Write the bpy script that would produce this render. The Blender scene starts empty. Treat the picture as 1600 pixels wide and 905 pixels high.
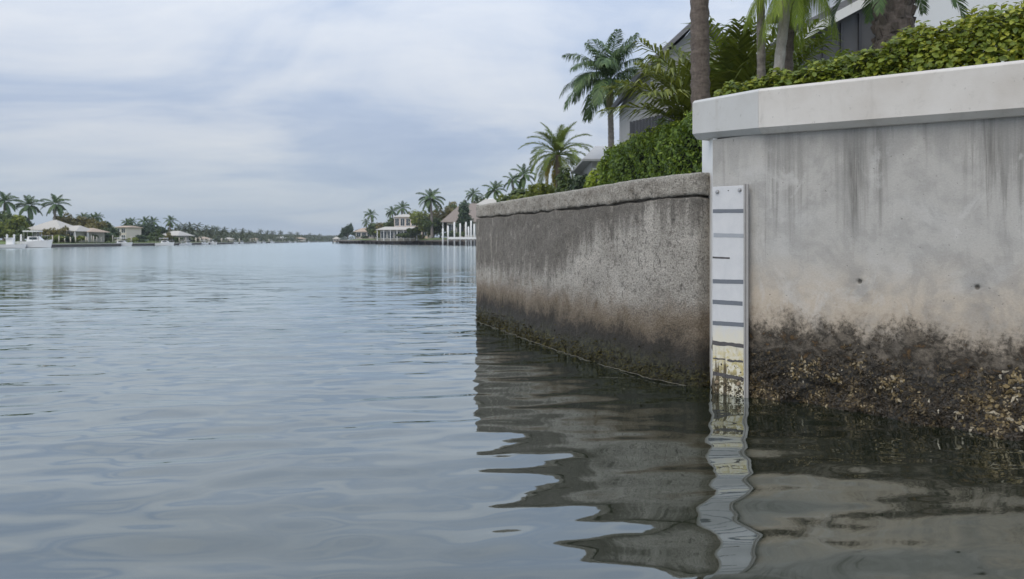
import bpy, math, random
import numpy as np
from mathutils import Vector, Matrix, noise as mnoise

# ------------------------------------------------------------------ camera, world, sun, exposure
sc = bpy.context.scene
COL = sc.collection
R = math.radians
F, CX, HZ, HC = 1200.0, 800.0, 376.0, 1.25      # focal length (px of a 1600 px frame), horizon row, camera height over water

cam_d = bpy.data.cameras.new('camera')
cam = bpy.data.objects.new('camera', cam_d)
COL.objects.link(cam)
cam.location = (0, 0, HC)
cam.rotation_euler = (R(90), 0, 0)
cam_d.sensor_width = 36.0
cam_d.lens = 27.0
cam_d.shift_y = -(452.5 - HZ) / 1600.0
cam_d.clip_start = 0.05
cam_d.clip_end = 20000
cam_d.dof.use_dof = True
cam_d.dof.focus_distance = 6.6
cam_d.dof.aperture_fstop = 3.2
sc.camera = cam

sc.render.engine = 'CYCLES'
sc.cycles.use_denoising = True
sc.cycles.max_bounces = 6
sc.cycles.diffuse_bounces = 3
sc.cycles.glossy_bounces = 3
sc.cycles.volume_bounces = 0
sc.cycles.use_adaptive_sampling = True
sc.cycles.adaptive_threshold = 0.01
sc.view_settings.view_transform = 'Standard'
sc.view_settings.look = 'None'
sc.view_settings.gamma = 1.0
sc.view_settings.use_curve_mapping = False
sc.view_settings.exposure = 0.0

SUN_EL, SUN_AZ = R(48), R(215)                   # azimuth clockwise from +Y: behind the camera, to the left
sun_d = bpy.data.lights.new('sun', 'SUN')
sun_d.energy = 1.25
sun_d.angle = R(35)
sun_d.color = (1.0, 0.88, 0.70)
sun = bpy.data.objects.new('sun', sun_d)
COL.objects.link(sun)
sdir = Vector((math.sin(SUN_AZ) * math.cos(SUN_EL), math.cos(SUN_AZ) * math.cos(SUN_EL), math.sin(SUN_EL)))
sun.rotation_euler = sdir.to_track_quat('Z', 'Y').to_euler()
sun.location = (-5, -8, 30)


class NT:
    """small helper to write node trees"""
    def __init__(self, tree):
        self.t = tree
        self.n = tree.nodes
        self.l = tree.links

    def put(self, sock, v):
        if isinstance(v, bpy.types.NodeSocket):
            self.l.new(v, sock)
        elif v is not None:
            if isinstance(v, (tuple, list)) and len(v) == 3 and sock.type == 'RGBA':
                v = (*v, 1.0)
            sock.default_value = v

    def add(self, typ, ins=None, **props):
        nd = self.n.new(typ)
        for k, v in props.items():
            setattr(nd, k, v)
        for k, v in (ins or {}).items():
            self.put(nd.inputs[k], v)
        return nd

    def m(self, op, a, b=None, c=None, clamp=False):
        nd = self.n.new('ShaderNodeMath')
        nd.operation = op
        nd.use_clamp = clamp
        for i, v in enumerate((a, b, c)):
            if v is not None:
                self.put(nd.inputs[i], v)
        return nd.outputs[0]

    def noise(self, vec, scale=1.0, detail=4.0, rough=0.5, dist=0.0):
        nd = self.add('ShaderNodeTexNoise', {'Vector': vec, 'Scale': scale, 'Detail': detail, 'Roughness': rough, 'Distortion': dist})
        return nd.outputs['Fac']

    def vscale(self, vec, s, off=(0, 0, 0)):
        nd = self.n.new('ShaderNodeMapping')
        self.put(nd.inputs['Vector'], vec)
        nd.inputs['Scale'].default_value = s
        nd.inputs['Location'].default_value = off
        return nd.outputs[0]

    def ramp(self, fac, stops, interp='LINEAR'):
        nd = self.n.new('ShaderNodeValToRGB')
        cr = nd.color_ramp
        cr.interpolation = interp
        while len(cr.elements) < len(stops):
            cr.elements.new(0.5)
        for e, (p, c) in zip(cr.elements, stops):
            e.position = p
            e.color = (*c, 1.0) if isinstance(c, (tuple, list)) else (c, c, c, 1.0)
        self.put(nd.inputs[0], fac)
        return nd.outputs[0]

    def mix(self, fac, a, b, mode='MIX'):
        nd = self.n.new('ShaderNodeMix')
        nd.data_type = 'RGBA'
        nd.blend_type = mode
        nd.clamp_factor = True
        self.put(nd.inputs[0], fac)
        self.put(nd.inputs[6], a)
        self.put(nd.inputs[7], b)
        return nd.outputs[2]

    def sm(self, v, a, b):
        """smoothstep from a to b (falls when a > b)"""
        nd = self.n.new('ShaderNodeMapRange')
        nd.interpolation_type = 'SMOOTHSTEP'
        self.put(nd.inputs[0], v)
        lo, hi, t0, t1 = (a, b, 0.0, 1.0) if a < b else (b, a, 1.0, 0.0)
        nd.inputs[1].default_value = lo
        nd.inputs[2].default_value = hi
        nd.inputs[3].default_value = t0
        nd.inputs[4].default_value = t1
        return nd.outputs[0]

    def bump(self, h, strength=0.5, dist=0.01, normal=None):
        nd = self.add('ShaderNodeBump', {'Height': h, 'Strength': strength, 'Distance': dist})
        if normal is not None:
            self.put(nd.inputs['Normal'], normal)
        return nd.outputs[0]


world = bpy.data.worlds.new('World')
sc.world = world
world.use_nodes = True
w = NT(world.node_tree)
w.n.clear()
sky = w.add('ShaderNodeTexSky', sky_type='NISHITA', sun_disc=False)
sky.sun_elevation = SUN_EL
sky.sun_rotation = SUN_AZ
sky.air_density = 1.0
sky.dust_density = 2.0
bg_sky = w.add('ShaderNodeBackground', {'Color': sky.outputs[0], 'Strength': 0.10})
tc = w.add('ShaderNodeTexCoord')
sep = w.add('ShaderNodeSeparateXYZ', {0: tc.outputs['Generated']})
zc = w.m('ADD', w.m('MAXIMUM', sep.outputs[2], 0.0), 0.20)
px = w.m('DIVIDE', sep.outputs[0], zc)
py = w.m('DIVIDE', sep.outputs[1], zc)
pv = w.add('ShaderNodeCombineXYZ', {0: px, 1: py, 2: 0.0}).outputs[0]
big = w.noise(w.vscale(pv, (0.85, 1.15, 1), (0.35, 1.9, 0)), 1.0, 6.0, 0.55, 0.8)
fine = w.noise(w.vscale(pv, (1.3, 2.6, 1), (3.0, 0.4, 0)), 1.4, 5.0, 0.55, 0.3)
fld = w.m('ADD', w.m('MULTIPLY', big, 0.78), w.m('MULTIPLY', fine, 0.22))
cl = w.ramp(fld, [(0.32, (0.36, 0.44, 0.595)), (0.43, (0.43, 0.505, 0.64)), (0.51, (0.54, 0.595, 0.69)), (0.64, (0.67, 0.70, 0.745))])
hor = w.sm(sep.outputs[2], 0.15, 0.0)
cl = w.mix(w.m('MULTIPLY', hor, 0.6), cl, (0.49, 0.595, 0.70))
lift = w.m('ADD', 1.0, w.m('MULTIPLY', w.m('MAXIMUM', sep.outputs[2], 0.0), 2.0))   # an overcast sky brightens evenly to the zenith
cl = w.mix(1.0, cl, w.add('ShaderNodeCombineXYZ', {0: lift, 1: lift, 2: lift}).outputs[0], 'MULTIPLY')
bg_cl = w.add('ShaderNodeBackground', {'Color': cl, 'Strength': 0.87})
mx = w.add('ShaderNodeMixShader', {0: 0.90, 1: bg_sky.outputs[0], 2: bg_cl.outputs[0]})
wo = w.add('ShaderNodeOutputWorld', {0: mx.outputs[0]})


# ------------------------------------------------------------------ pixel -> place helpers
def G(u, v):
    """where the ray through photo pixel (u, v) meets the water"""
    Y = HC * F / (v - HZ)
    return Vector(((u - CX) / F * Y, Y, 0.0))


def P(u, v, Y):
    """point on the ray through (u, v) at distance Y along the view"""
    return Vector(((u - CX) / F * Y, Y, HC + (HZ - v) / F * Y))


# ------------------------------------------------------------------ object helpers
def link(o, parent=None):
    COL.objects.link(o)
    if parent is not None:
        o.parent = parent
    return o


def make_mesh(name, verts, faces, mat=None, smooth=False):
    me = bpy.data.meshes.new(name)
    if isinstance(verts, np.ndarray):
        verts = verts.tolist()
    if isinstance(faces, np.ndarray):
        faces = faces.tolist()
    me.from_pydata(verts, [], faces)
    if mat is not None:
        me.materials.append(mat)
    if smooth:
        me.polygons.foreach_set('use_smooth', [True] * len(me.polygons))
    me.update()
    return me


def mob(name, verts, faces, mat, parent=None, smooth=False):
    return link(bpy.data.objects.new(name, make_mesh(name, verts, faces, mat, smooth)), parent)


def dob(name, me, parent=None, loc=(0, 0, 0), rot=(0, 0, 0), scale=(1, 1, 1)):
    o = bpy.data.objects.new(name, me)
    o.location, o.rotation_euler, o.scale = loc, rot, scale
    return link(o, parent)


def tag(o, label=None, cat=None, group=None, kind=None):
    if label: o['label'] = label
    if cat: o['category'] = cat
    if group: o['group'] = group
    if kind: o['kind'] = kind
    return o


def thing(name, label, cat, loc=(0, 0, 0), rotz=0.0, group=None):
    o = bpy.data.objects.new(name, None)
    o.empty_display_size = 0.3
    o.location = loc
    o.rotation_euler = (0, 0, rotz)
    link(o)
    return tag(o, label, cat, group)


class MB:
    """collects shapes of one part"""
    def __init__(self):
        self.v, self.f = [], []

    def add(self, vs, fs):
        b = len(self.v)
        self.v += [tuple(p) for p in vs]
        self.f += [tuple(i + b for i in q) for q in fs]
        return self

    def box(self, x0, x1, y0, y1, z0, z1):
        vs = [(x, y, z) for z in (z0, z1) for y in (y0, y1) for x in (x0, x1)]
        return self.add(vs, [(0, 2, 3, 1), (4, 5, 7, 6), (0, 1, 5, 4), (2, 6, 7, 3), (0, 4, 6, 2), (1, 3, 7, 5)])

    def tube(self, pts, radii, n=8, cap=True):
        vs, fs = [], []
        pts = [Vector(p) for p in pts]
        for i, p in enumerate(pts):
            t = (pts[min(i + 1, len(pts) - 1)] - pts[max(i - 1, 0)]).normalized()
            a = t.orthogonal().normalized() if abs(t.z) < 0.9 else Vector((1, 0, 0)) - t * t.x
            a.normalize()
            b = t.cross(a)
            r = radii[i] if hasattr(radii, '__len__') else radii
            for k in range(n):
                q = 2 * math.pi * k / n
                vs.append(p + a * (math.cos(q) * r) + b * (math.sin(q) * r))
        for i in range(len(pts) - 1):
            for k in range(n):
                k2 = (k + 1) % n
                fs.append((i * n + k, i * n + k2, (i + 1) * n + k2, (i + 1) * n + k))
        if cap:
            fs.append(tuple(range(n - 1, -1, -1)))
            fs.append(tuple(range((len(pts) - 1) * n, len(pts) * n)))
        return self.add(vs, fs)

    def prism(self, poly, z0, z1):
        n = len(poly)
        vs = [(x, y, z0) for x, y in poly] + [(x, y, z1) for x, y in poly]
        fs = [tuple(range(n - 1, -1, -1)), tuple(range(n, 2 * n))] + [(i, (i + 1) % n, n + (i + 1) % n, n + i) for i in range(n)]
        return self.add(vs, fs)

    def build(self, name, mat, parent=None, smooth=False):
        return mob(name, self.v, self.f, mat, parent, smooth)


# ------------------------------------------------------------------ materials
def new_mat(name):
    m = bpy.data.materials.new(name)
    m.use_nodes = True
    t = NT(m.node_tree)
    t.n.clear()
    return m, t


def finish(t, shader):
    t.add('ShaderNodeOutputMaterial', {0: shader})


def plain(name, col, rough=0.6, var=0.12, scale=6.0, metallic=0.0, bump=0.0, spec=0.5):
    """one colour with quiet procedural variation"""
    m, t = new_mat(name)
    co = t.add('ShaderNodeTexCoord').outputs['Object']
    n1 = t.noise(co, scale, 5, 0.6)
    k = t.m('ADD', 1.0 - var, t.m('MULTIPLY', n1, 2 * var))
    c = t.mix(1.0, col, t.add('ShaderNodeCombineXYZ', {0: k, 1: k, 2: k}).outputs[0], 'MULTIPLY')
    b = t.add('ShaderNodeBsdfPrincipled', {'Base Color': c, 'Roughness': rough, 'Metallic': metallic, 'Specular IOR Level': spec})
    if bump:
        t.put(b.inputs['Normal'], t.bump(t.noise(co, scale * 6, 4, 0.6), bump, 0.02))
    finish(t, b.outputs[0])
    return m


def leaf_mat(name, c_dark, c_mid, c_light, trans=0.25, rough=0.45, per_object=False):
    """foliage: colour differs from leaf to leaf, part of the light comes through"""
    c_dark, c_mid, c_light = (tuple(min(0.5, x * k_) for x, k_ in zip(c, (1.62, 1.48, 1.2))) for c in (c_dark, c_mid, c_light))
    m, t = new_mat(name)
    geo = t.add('ShaderNodeNewGeometry')
    rnd = geo.outputs['Random Per Island']
    if per_object:
        rnd = t.add('ShaderNodeObjectInfo').outputs['Random']
    n = t.noise(geo.outputs['Position'], 0.9, 2, 0.5)
    fac = t.m('ADD', t.m('MULTIPLY', rnd, 0.75), t.m('MULTIPLY', t.m('SUBTRACT', n, 0.5), 0.7), clamp=True)
    c = t.ramp(fac, [(0.0, c_dark), (0.5, c_mid), (1.0, c_light)])
    b = t.add('ShaderNodeBsdfPrincipled', {'Base Color': c, 'Roughness': rough, 'Specular IOR Level': 0.35})
    tr = t.add('ShaderNodeBsdfTranslucent', {'Color': t.mix(0.5, c, c_light)})
    finish(t, t.add('ShaderNodeMixShader', {0: trans, 1: b.outputs[0], 2: tr.outputs[0]}).outputs[0])
    return m


def uvz(t):
    """u = metres along the wall, v = height over water"""
    uv = t.add('ShaderNodeUVMap').outputs[0]
    s = t.add('ShaderNodeSeparateXYZ', {0: uv})
    return uv, s.outputs[0], s.outputs[1]


def gauss(t, s, c, wd):
    d = t.m('DIVIDE', t.m('SUBTRACT', s, c), wd)
    return t.m('POWER', 2.718, t.m('MULTIPLY', t.m('MULTIPLY', d, d), -1.0))


def old_concrete():
    """weathered seawall: dark run-off stains above, pale middle, brown and black tide bands, green at the water"""
    m, t = new_mat('old_concrete')
    uv, s, z = uvz(t)
    streak = t.noise(t.vscale(uv, (9, 1.1, 1)), 1.0, 6, 0.62, 0.3)
    blot = t.noise(t.vscale(uv, (1.6, 2.2, 1)), 1.0, 6, 0.6, 0.4)
    grain = t.sm(t.noise(t.vscale(uv, (60, 60, 1)), 1.0, 6, 0.8), 0.33, 0.67)
    speck = t.noise(t.vscale(uv, (24, 24, 1)), 1.0, 4, 0.7)
    wob = t.m('ADD', t.m('MULTIPLY', t.m('SUBTRACT', t.noise(t.vscale(uv, (3.2, 2.4, 1), (6, 2, 0)), 1.0, 6, 0.68, 0.7), 0.5), 0.50), t.m('MULTIPLY', t.m('SUBTRACT', speck, 0.5), 0.30))
    zz = t.m('ADD', z, wob)
    base = t.ramp(blot, [(0.3, (0.32, 0.295, 0.262)), (0.52, (0.455, 0.427, 0.385)), (0.72, (0.60, 0.565, 0.515))])
    # run-off stain: strong in the upper half near the free end, thin elsewhere
    far = t.sm(s, 1.1, 3.2)
    lim = t.m('SUBTRACT', 1.42, t.m('MULTIPLY', far, 0.62))
    drip = t.sm(t.m('SUBTRACT', t.m('ADD', z, t.m('MULTIPLY', t.m('SUBTRACT', streak, 0.5), 1.0)), lim), -0.14, 0.2)
    base = t.mix(t.m('MULTIPLY', drip, 0.78), base, (0.125, 0.112, 0.096))
    pale = t.m('MULTIPLY', t.sm(streak, 0.56, 0.68), t.m('MULTIPLY', t.sm(s, 4.3, 5.6), t.sm(z, 0.6, 1.0)))
    base = t.mix(t.m('MULTIPLY', pale, 0.75), base, (0.50, 0.46, 0.40))
    base = t.mix(t.m('MULTIPLY', t.sm(speck, 0.54, 0.62), 0.55), base, (0.10, 0.09, 0.078))
    flake = t.noise(t.vscale(uv, (11, 8, 1), (3, 5, 0)), 1.0, 6, 0.75, 0.5)
    base = t.mix(t.m('MULTIPLY', t.sm(flake, 0.56, 0.62), 0.40), base, (0.47, 0.44, 0.39))
    base = t.mix(t.m('MULTIPLY', t.sm(flake, 0.46, 0.36), 0.6), base, (0.085, 0.078, 0.068))
    # tide bands
    base = t.mix(t.m('MULTIPLY', t.sm(zz, 0.82, 0.48), 0.8), base, (0.165, 0.118, 0.070))
    base = t.mix(t.m('MULTIPLY', t.sm(zz, 0.54, 0.28), 0.95), base, (0.024, 0.021, 0.016))
    green = t.mix(t.sm(speck, 0.4, 0.62), (0.011, 0.011, 0.007), (0.062, 0.060, 0.020))
    base = t.mix(t.sm(zz, 0.28, 0.13), base, green)
    k = t.m('ADD', 0.58, t.m('MULTIPLY', grain, 0.84))
    base = t.mix(1.0, base, t.add('ShaderNodeCombineXYZ', {0: k, 1: k, 2: k}).outputs[0], 'MULTIPLY')
    rgh = t.m('SUBTRACT', 0.92, t.m('MULTIPLY', t.sm(z, 0.45, 0.1), 0.35))
    h = t.m('ADD', t.m('MULTIPLY', grain, 1.0), t.m('MULTIPLY', speck, 0.8))
    b = t.add('ShaderNodeBsdfPrincipled', {'Base Color': base, 'Roughness': rgh, 'Normal': t.bump(h, 0.8, 0.012)})
    finish(t, b.outputs[0])
    return m


def cap_concrete():
    m, t = new_mat('old_cap_concrete')
    uv, s, z = uvz(t)
    blot = t.noise(t.vscale(uv, (4, 5, 1)), 1.0, 6, 0.62, 0.3)
    grain = t.sm(t.noise(t.vscale(uv, (55, 55, 1)), 1.0, 6, 0.8), 0.33, 0.67)
    c = t.ramp(blot, [(0.3, (0.24, 0.215, 0.18)), (0.5, (0.40, 0.37, 0.325)), (0.7, (0.54, 0.51, 0.455))])
    spot = t.noise(t.vscale(uv, (22, 22, 1), (4, 2, 0)), 1.0, 3, 0.7)
    c = t.mix(t.m('MULTIPLY', t.sm(spot, 0.55, 0.66), 0.65), c, (0.09, 0.082, 0.072))
    c = t.mix(t.m('MULTIPLY', t.sm(z, 1.765, 1.80), 0.5), c, (0.50, 0.49, 0.44))
    k = t.m('ADD', 0.58, t.m('MULTIPLY', grain, 0.84))
    c = t.mix(1.0, c, t.add('ShaderNodeCombineXYZ', {0: k, 1: k, 2: k}).outputs[0], 'MULTIPLY')
    b = t.add('ShaderNodeBsdfPrincipled', {'Base Color': c, 'Roughness': 0.93, 'Normal': t.bump(t.m('ADD', grain, spot), 0.9, 0.012)})
    finish(t, b.outputs[0])
    return m


def new_concrete(streaks, holes):
    """the taller, newer wall: cool grey with dark run-off below the cap, warm below, black tide band"""
    m, t = new_mat('grey_concrete')
    uv, s, z = uvz(t)
    blot = t.noise(t.vscale(uv, (1.1, 1.5, 1), (5, 3, 0)), 1.0, 6, 0.58, 0.3)
    med = t.noise(t.vscale(uv, (5, 5, 1)), 1.0, 5, 0.6, 0.2)
    grain = t.noise(t.vscale(uv, (75, 75, 1)), 1.0, 6, 0.75)
    speck = t.noise(t.vscale(uv, (26, 26, 1)), 1.0, 4, 0.7)
    thin = t.noise(t.vscale(uv, (22, 0.8, 1)), 1.0, 6, 0.65, 0.5)
    wide = t.noise(t.vscale(uv, (6, 0.6, 1), (2.2, 0, 0)), 1.0, 5, 0.6, 0.4)
    hgt = t.m('ADD', z, t.m('MULTIPLY', t.m('SUBTRACT', blot, 0.5), 0.5))
    base = t.mix(t.sm(hgt, 1.25, 0.75), (0.405, 0.393, 0.372), (0.455, 0.395, 0.325))
    base = t.mix(t.m('MULTIPLY', t.sm(med, 0.45, 0.66), 0.42), base, (0.27, 0.265, 0.255))
    base = t.mix(t.m('MULTIPLY', t.sm(blot, 0.52, 0.66), 0.45), base, (0.49, 0.485, 0.475))
    msk = None
    for c, wd, bot, amt in streaks:
        g = t.m('MULTIPLY', gauss(t, s, c, wd), amt)
        reach = t.sm(t.m('ADD', z, t.m('MULTIPLY', t.m('SUBTRACT', thin, 0.5), 0.9)), bot - 0.12, bot + 0.45)
        g = t.m('MULTIPLY', g, reach)
        msk = g if msk is None else t.m('MAXIMUM', msk, g)
    msk = t.m('MULTIPLY', msk, t.sm(t.m('ADD', t.m('MULTIPLY', thin, 0.6), t.m('MULTIPLY', wide, 0.4)), 0.38, 0.62))
    base = t.mix(msk, base, (0.125, 0.120, 0.110))
    runs = t.m('MULTIPLY', t.sm(thin, 0.56, 0.66), t.m('MULTIPLY', t.sm(wide, 0.42, 0.6), t.sm(z, 0.75, 1.5)))
    base = t.mix(t.m('MULTIPLY', runs, 0.5), base, (0.19, 0.185, 0.175))
    cloud = t.noise(t.vscale(uv, (2.6, 1.7, 1), (9, 1, 0)), 1.0, 7, 0.68, 0.8)
    base = t.mix(t.m('MULTIPLY', t.sm(cloud, 0.50, 0.62), 0.40), base, (0.25, 0.245, 0.235))
    base = t.mix(t.m('MULTIPLY', t.sm(cloud, 0.44, 0.34), 0.45), base, (0.52, 0.51, 0.495))
    top = t.m('MULTIPLY', t.sm(t.m('ADD', z, t.m('MULTIPLY', t.m('SUBTRACT', wide, 0.5), 0.8)), 1.78, 2.05), 0.45)
    base = t.mix(top, base, (0.22, 0.22, 0.215))
    for c, zc_ in holes:      # damp halo round each tie hole
        d = t.m('ADD', t.m('POWER', t.m('DIVIDE', t.m('SUBTRACT', s, c), 0.13), 2.0), t.m('POWER', t.m('DIVIDE', t.m('SUBTRACT', z, zc_ - 0.05), 0.15), 2.0))
        base = t.mix(t.m('MULTIPLY', t.m('POWER', 2.718, t.m('MULTIPLY', d, -1.0)), t.m('MULTIPLY', t.sm(med, 0.3, 0.6), 0.55)), base, (0.20, 0.20, 0.195))
        d2 = t.m('ADD', t.m('POWER', t.m('DIVIDE', t.m('SUBTRACT', s, c), 0.016), 2.0), t.m('POWER', t.m('DIVIDE', t.m('SUBTRACT', z, zc_), 0.019), 2.0))
        base = t.mix(t.sm(d2, 1.3, 0.4), base, (0.16, 0.15, 0.135))
    pit = t.noise(t.vscale(uv, (38, 38, 1), (1, 7, 0)), 1.0, 2, 0.5)
    base = t.mix(t.m('MULTIPLY', t.sm(pit, 0.70, 0.76), 0.7), base, (0.14, 0.135, 0.13))
    # tide bands
    zz = t.m('ADD', z, t.m('ADD', t.m('MULTIPLY', t.m('SUBTRACT', t.noise(t.vscale(uv, (4.5, 2.5, 1)), 1.0, 6, 0.68, 0.6), 0.5), 0.56),
                           t.m('MULTIPLY', t.m('SUBTRACT', speck, 0.5), 0.30)))
    lace = t.noise(t.vscale(uv, (34, 30, 1), (8, 2, 0)), 1.0, 6, 0.8, 0.6)
    lump = t.noise(t.vscale(uv, (9, 11, 1), (1, 4, 0)), 1.0, 5, 0.7, 0.4)
    zl = t.m('ADD', zz, t.m('MULTIPLY', t.m('SUBTRACT', lace, 0.5), 0.35))
    base = t.mix(t.m('MULTIPLY', t.sm(zz, 0.84, 0.54), 0.5), base, (0.21, 0.165, 0.115))
    base = t.mix(t.m('MULTIPLY', t.sm(zl, 0.70, 0.50), t.m('ADD', 0.68, t.m('MULTIPLY', t.sm(lump, 0.38, 0.58), 0.32))), base, (0.022, 0.018, 0.013))
    base = t.mix(t.m('MULTIPLY', t.m('MULTIPLY', t.sm(lace, 0.54, 0.60), t.sm(zl, 0.62, 0.44)), 0.28), base, (0.11, 0.088, 0.055))
    rust = t.m('MULTIPLY', t.sm(lump, 0.54, 0.64), t.sm(zl, 0.60, 0.42))
    base = t.mix(t.m('MULTIPLY', rust, 0.65), base, (0.13, 0.072, 0.022))
    base = t.mix(t.sm(zl, 0.42, 0.30), base, t.mix(t.sm(lace, 0.50, 0.62), (0.011, 0.010, 0.008), (0.10, 0.075, 0.035)))
    k = t.m('ADD', t.m('MULTIPLY', t.m('SUBTRACT', grain, 0.5), t.m('ADD', 0.5, t.m('MULTIPLY', t.sm(zz, 0.6, 0.4), 1.2))), 1.0)
    base = t.mix(1.0, base, t.add('ShaderNodeCombineXYZ', {0: k, 1: k, 2: k}).outputs[0], 'MULTIPLY')
    rgh = t.m('SUBTRACT', 0.85, t.m('MULTIPLY', t.sm(z, 0.45, 0.1), 0.3))
    h = t.m('ADD', t.m('MULTIPLY', grain, t.m('ADD', 0.5, t.m('MULTIPLY', t.sm(zz, 0.6, 0.4), 1.6))), t.m('MULTIPLY', t.sm(pit, 0.76, 0.70), 0.6))
    b = t.add('ShaderNodeBsdfPrincipled', {'Base Color': base, 'Roughness': rgh, 'Normal': t.bump(h, 0.55, 0.008)})
    finish(t, b.outputs[0])
    return m


def painted_cap(name='painted_cap', tint=(1.0, 0.985, 0.965)):
    m, t = new_mat(name)
    co = t.add('ShaderNodeTexCoord').outputs['Object']
    a = t.noise(co, 1.6, 6, 0.6, 0.3)
    g = t.noise(co, 60, 5, 0.7)
    sp = t.noise(co, 34, 2, 0.5)
    c = t.ramp(a, [(0.3, (0.47, 0.445, 0.415)), (0.5, (0.545, 0.53, 0.51)), (0.7, (0.60, 0.59, 0.575))])
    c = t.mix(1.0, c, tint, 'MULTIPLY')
    c = t.mix(t.m('MULTIPLY', t.sm(sp, 0.70, 0.75), 0.5), c, (0.24, 0.23, 0.22))
    st = t.noise(t.vscale(co, (7, 7, 1.2)), 1.0, 5, 0.6)
    c = t.mix(t.m('MULTIPLY', t.sm(st, 0.53, 0.68), 0.40), c, (0.38, 0.36, 0.335))
    mil = t.noise(co, 11, 7, 0.78, 0.6)
    c = t.mix(t.m('MULTIPLY', t.sm(mil, 0.56, 0.68), 0.35), c, (0.33, 0.32, 0.30))
    b = t.add('ShaderNodeBsdfPrincipled', {'Base Color': c, 'Roughness': 0.75, 'Normal': t.bump(t.m('ADD', g, a), 0.18, 0.006)})
    finish(t, b.outputs[0])
    return m


def gauge_mat():
    """enamelled board, clean above, fouled brown and yellow near the water"""
    m, t = new_mat('gauge_enamel')
    co = t.add('ShaderNodeTexCoord').outputs['Object']
    z = t.add('ShaderNodeSeparateXYZ', {0: co}).outputs[2]
    n = t.noise(t.vscale(co, (1.5, 1.5, 1)), 9, 6, 0.65, 0.4)
    n2 = t.noise(co, 30, 5, 0.7)
    st = t.noise(t.vscale(co, (30, 30, 2.2)), 1.0, 5, 0.6)
    zz = t.m('ADD', z, t.m('MULTIPLY', t.m('SUBTRACT', n, 0.5), 0.35))
    c = t.mix(t.sm(n, 0.3, 0.7), (0.52, 0.53, 0.55), (0.57, 0.575, 0.59))
    c = t.mix(t.sm(zz, 0.62, 0.42), c, (0.62, 0.59, 0.50))
    c = t.mix(t.m('MULTIPLY', t.sm(zz, 0.46, 0.26), t.sm(n2, 0.42, 0.58)), c, (0.52, 0.44, 0.20))
    c = t.mix(t.m('MULTIPLY', t.sm(zz, 0.44, 0.20), t.sm(st, 0.50, 0.60)), c, (0.10, 0.075, 0.035))
    c = t.mix(t.m('MULTIPLY', t.sm(zz, 0.30, 0.02), t.sm(n2, 0.47, 0.54)), c, (0.05, 0.042, 0.028))
    b = t.add('ShaderNodeBsdfPrincipled', {'Base Color': c, 'Roughness': 0.45, 'Normal': t.bump(n2, 0.1, 0.003)})
    finish(t, b.outputs[0])
    return m


def water_mat():
    """calm, murky canal water: real small slopes from noise, weaker in the lee of the walls"""
    m, t = new_mat('canal_water')
    geo = t.add('ShaderNodeNewGeometry')
    pos = geo.outputs['Position']
    y = t.add('ShaderNodeSeparateXYZ', {0: pos}).outputs[1]
    rot = t.add('ShaderNodeMapping', {'Vector': pos})
    rot.inputs['Rotation'].default_value = (0, 0, R(-8))
    rv = rot.outputs[0]

    def slopes(scale, off, detail):
        nd = t.add('ShaderNodeTexNoise', {'Vector': t.vscale(rv, scale, off), 'Scale': 1.0, 'Detail': detail, 'Roughness': 0.5, 'Distortion': 0.2})
        sp = t.add('ShaderNodeSeparateColor', {0: nd.outputs['Color']})
        return t.m('SUBTRACT', sp.outputs[0], 0.5), t.m('SUBTRACT', sp.outputs[1], 0.5)
    gust = t.noise(t.vscale(pos, (0.12, 0.22, 1), (2, 0, 0)), 1.0, 3, 0.5)
    open_ = t.sm(y, 9.0, 45.0)                       # beyond, the ripples are too small to resolve: they become roughness
    fade = t.m('SUBTRACT', 1.0, t.m('MULTIPLY', open_, 0.85))
    rough = t.m('ADD', 0.02, t.m('MULTIPLY', open_, 0.13))
    mid = t.sm(y, 6.5, 13.0)
    ax, ay = slopes((0.9, 3.2, 1), (0, 0, 0), 1.0)
    bx, by = slopes((3.6, 14.0, 1), (7, 3, 0), 3.0)
    ka = t.m('MULTIPLY', fade, t.m('ADD', 0.075, t.m('MULTIPLY', mid, 0.09)))
    kb = t.m('MULTIPLY', t.m('MULTIPLY', fade, t.m('ADD', 0.085, t.m('MULTIPLY', mid, 0.14))), t.sm(gust, 0.30, 0.60))
    sx = t.m('ADD', t.m('MULTIPLY', ax, t.m('MULTIPLY', ka, 0.45)), t.m('MULTIPLY', bx, t.m('MULTIPLY', kb, 0.45)))
    sy = t.m('ADD', t.m('MULTIPLY', ay, ka), t.m('MULTIPLY', by, kb))
    add = t.add('ShaderNodeVectorMath', {0: geo.outputs['Normal'], 1: t.add('ShaderNodeCombineXYZ', {0: sx, 1: sy, 2: 0.0}).outputs[0]}, operation='ADD')
    nrm = t.add('ShaderNodeVectorMath', {0: add.outputs[0]}, operation='NORMALIZE').outputs[0]
    murk = t.mix(t.noise(t.vscale(pos, (0.25, 0.25, 1)), 1.0, 2, 0.5), (0.010, 0.013, 0.007), (0.015, 0.018, 0.010))
    body = t.add('ShaderNodeBsdfDiffuse', {'Color': murk})
    mirror = t.add('ShaderNodeBsdfGlossy', {'Color': (0.93, 0.99, 1.0), 'Roughness': rough, 'Normal': nrm})
    lw_ = t.add('ShaderNodeLayerWeight', {'Blend': 0.5})
    fr = t.m('ADD', 0.10, t.m('MULTIPLY', 0.90, t.m('POWER', lw_.outputs['Facing'], 3.4)), clamp=True)   # reflectance rises towards grazing
    finish(t, t.add('ShaderNodeMixShader', {0: fr, 1: body.outputs[0], 2: mirror.outputs[0]}).outputs[0])
    return m


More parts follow.
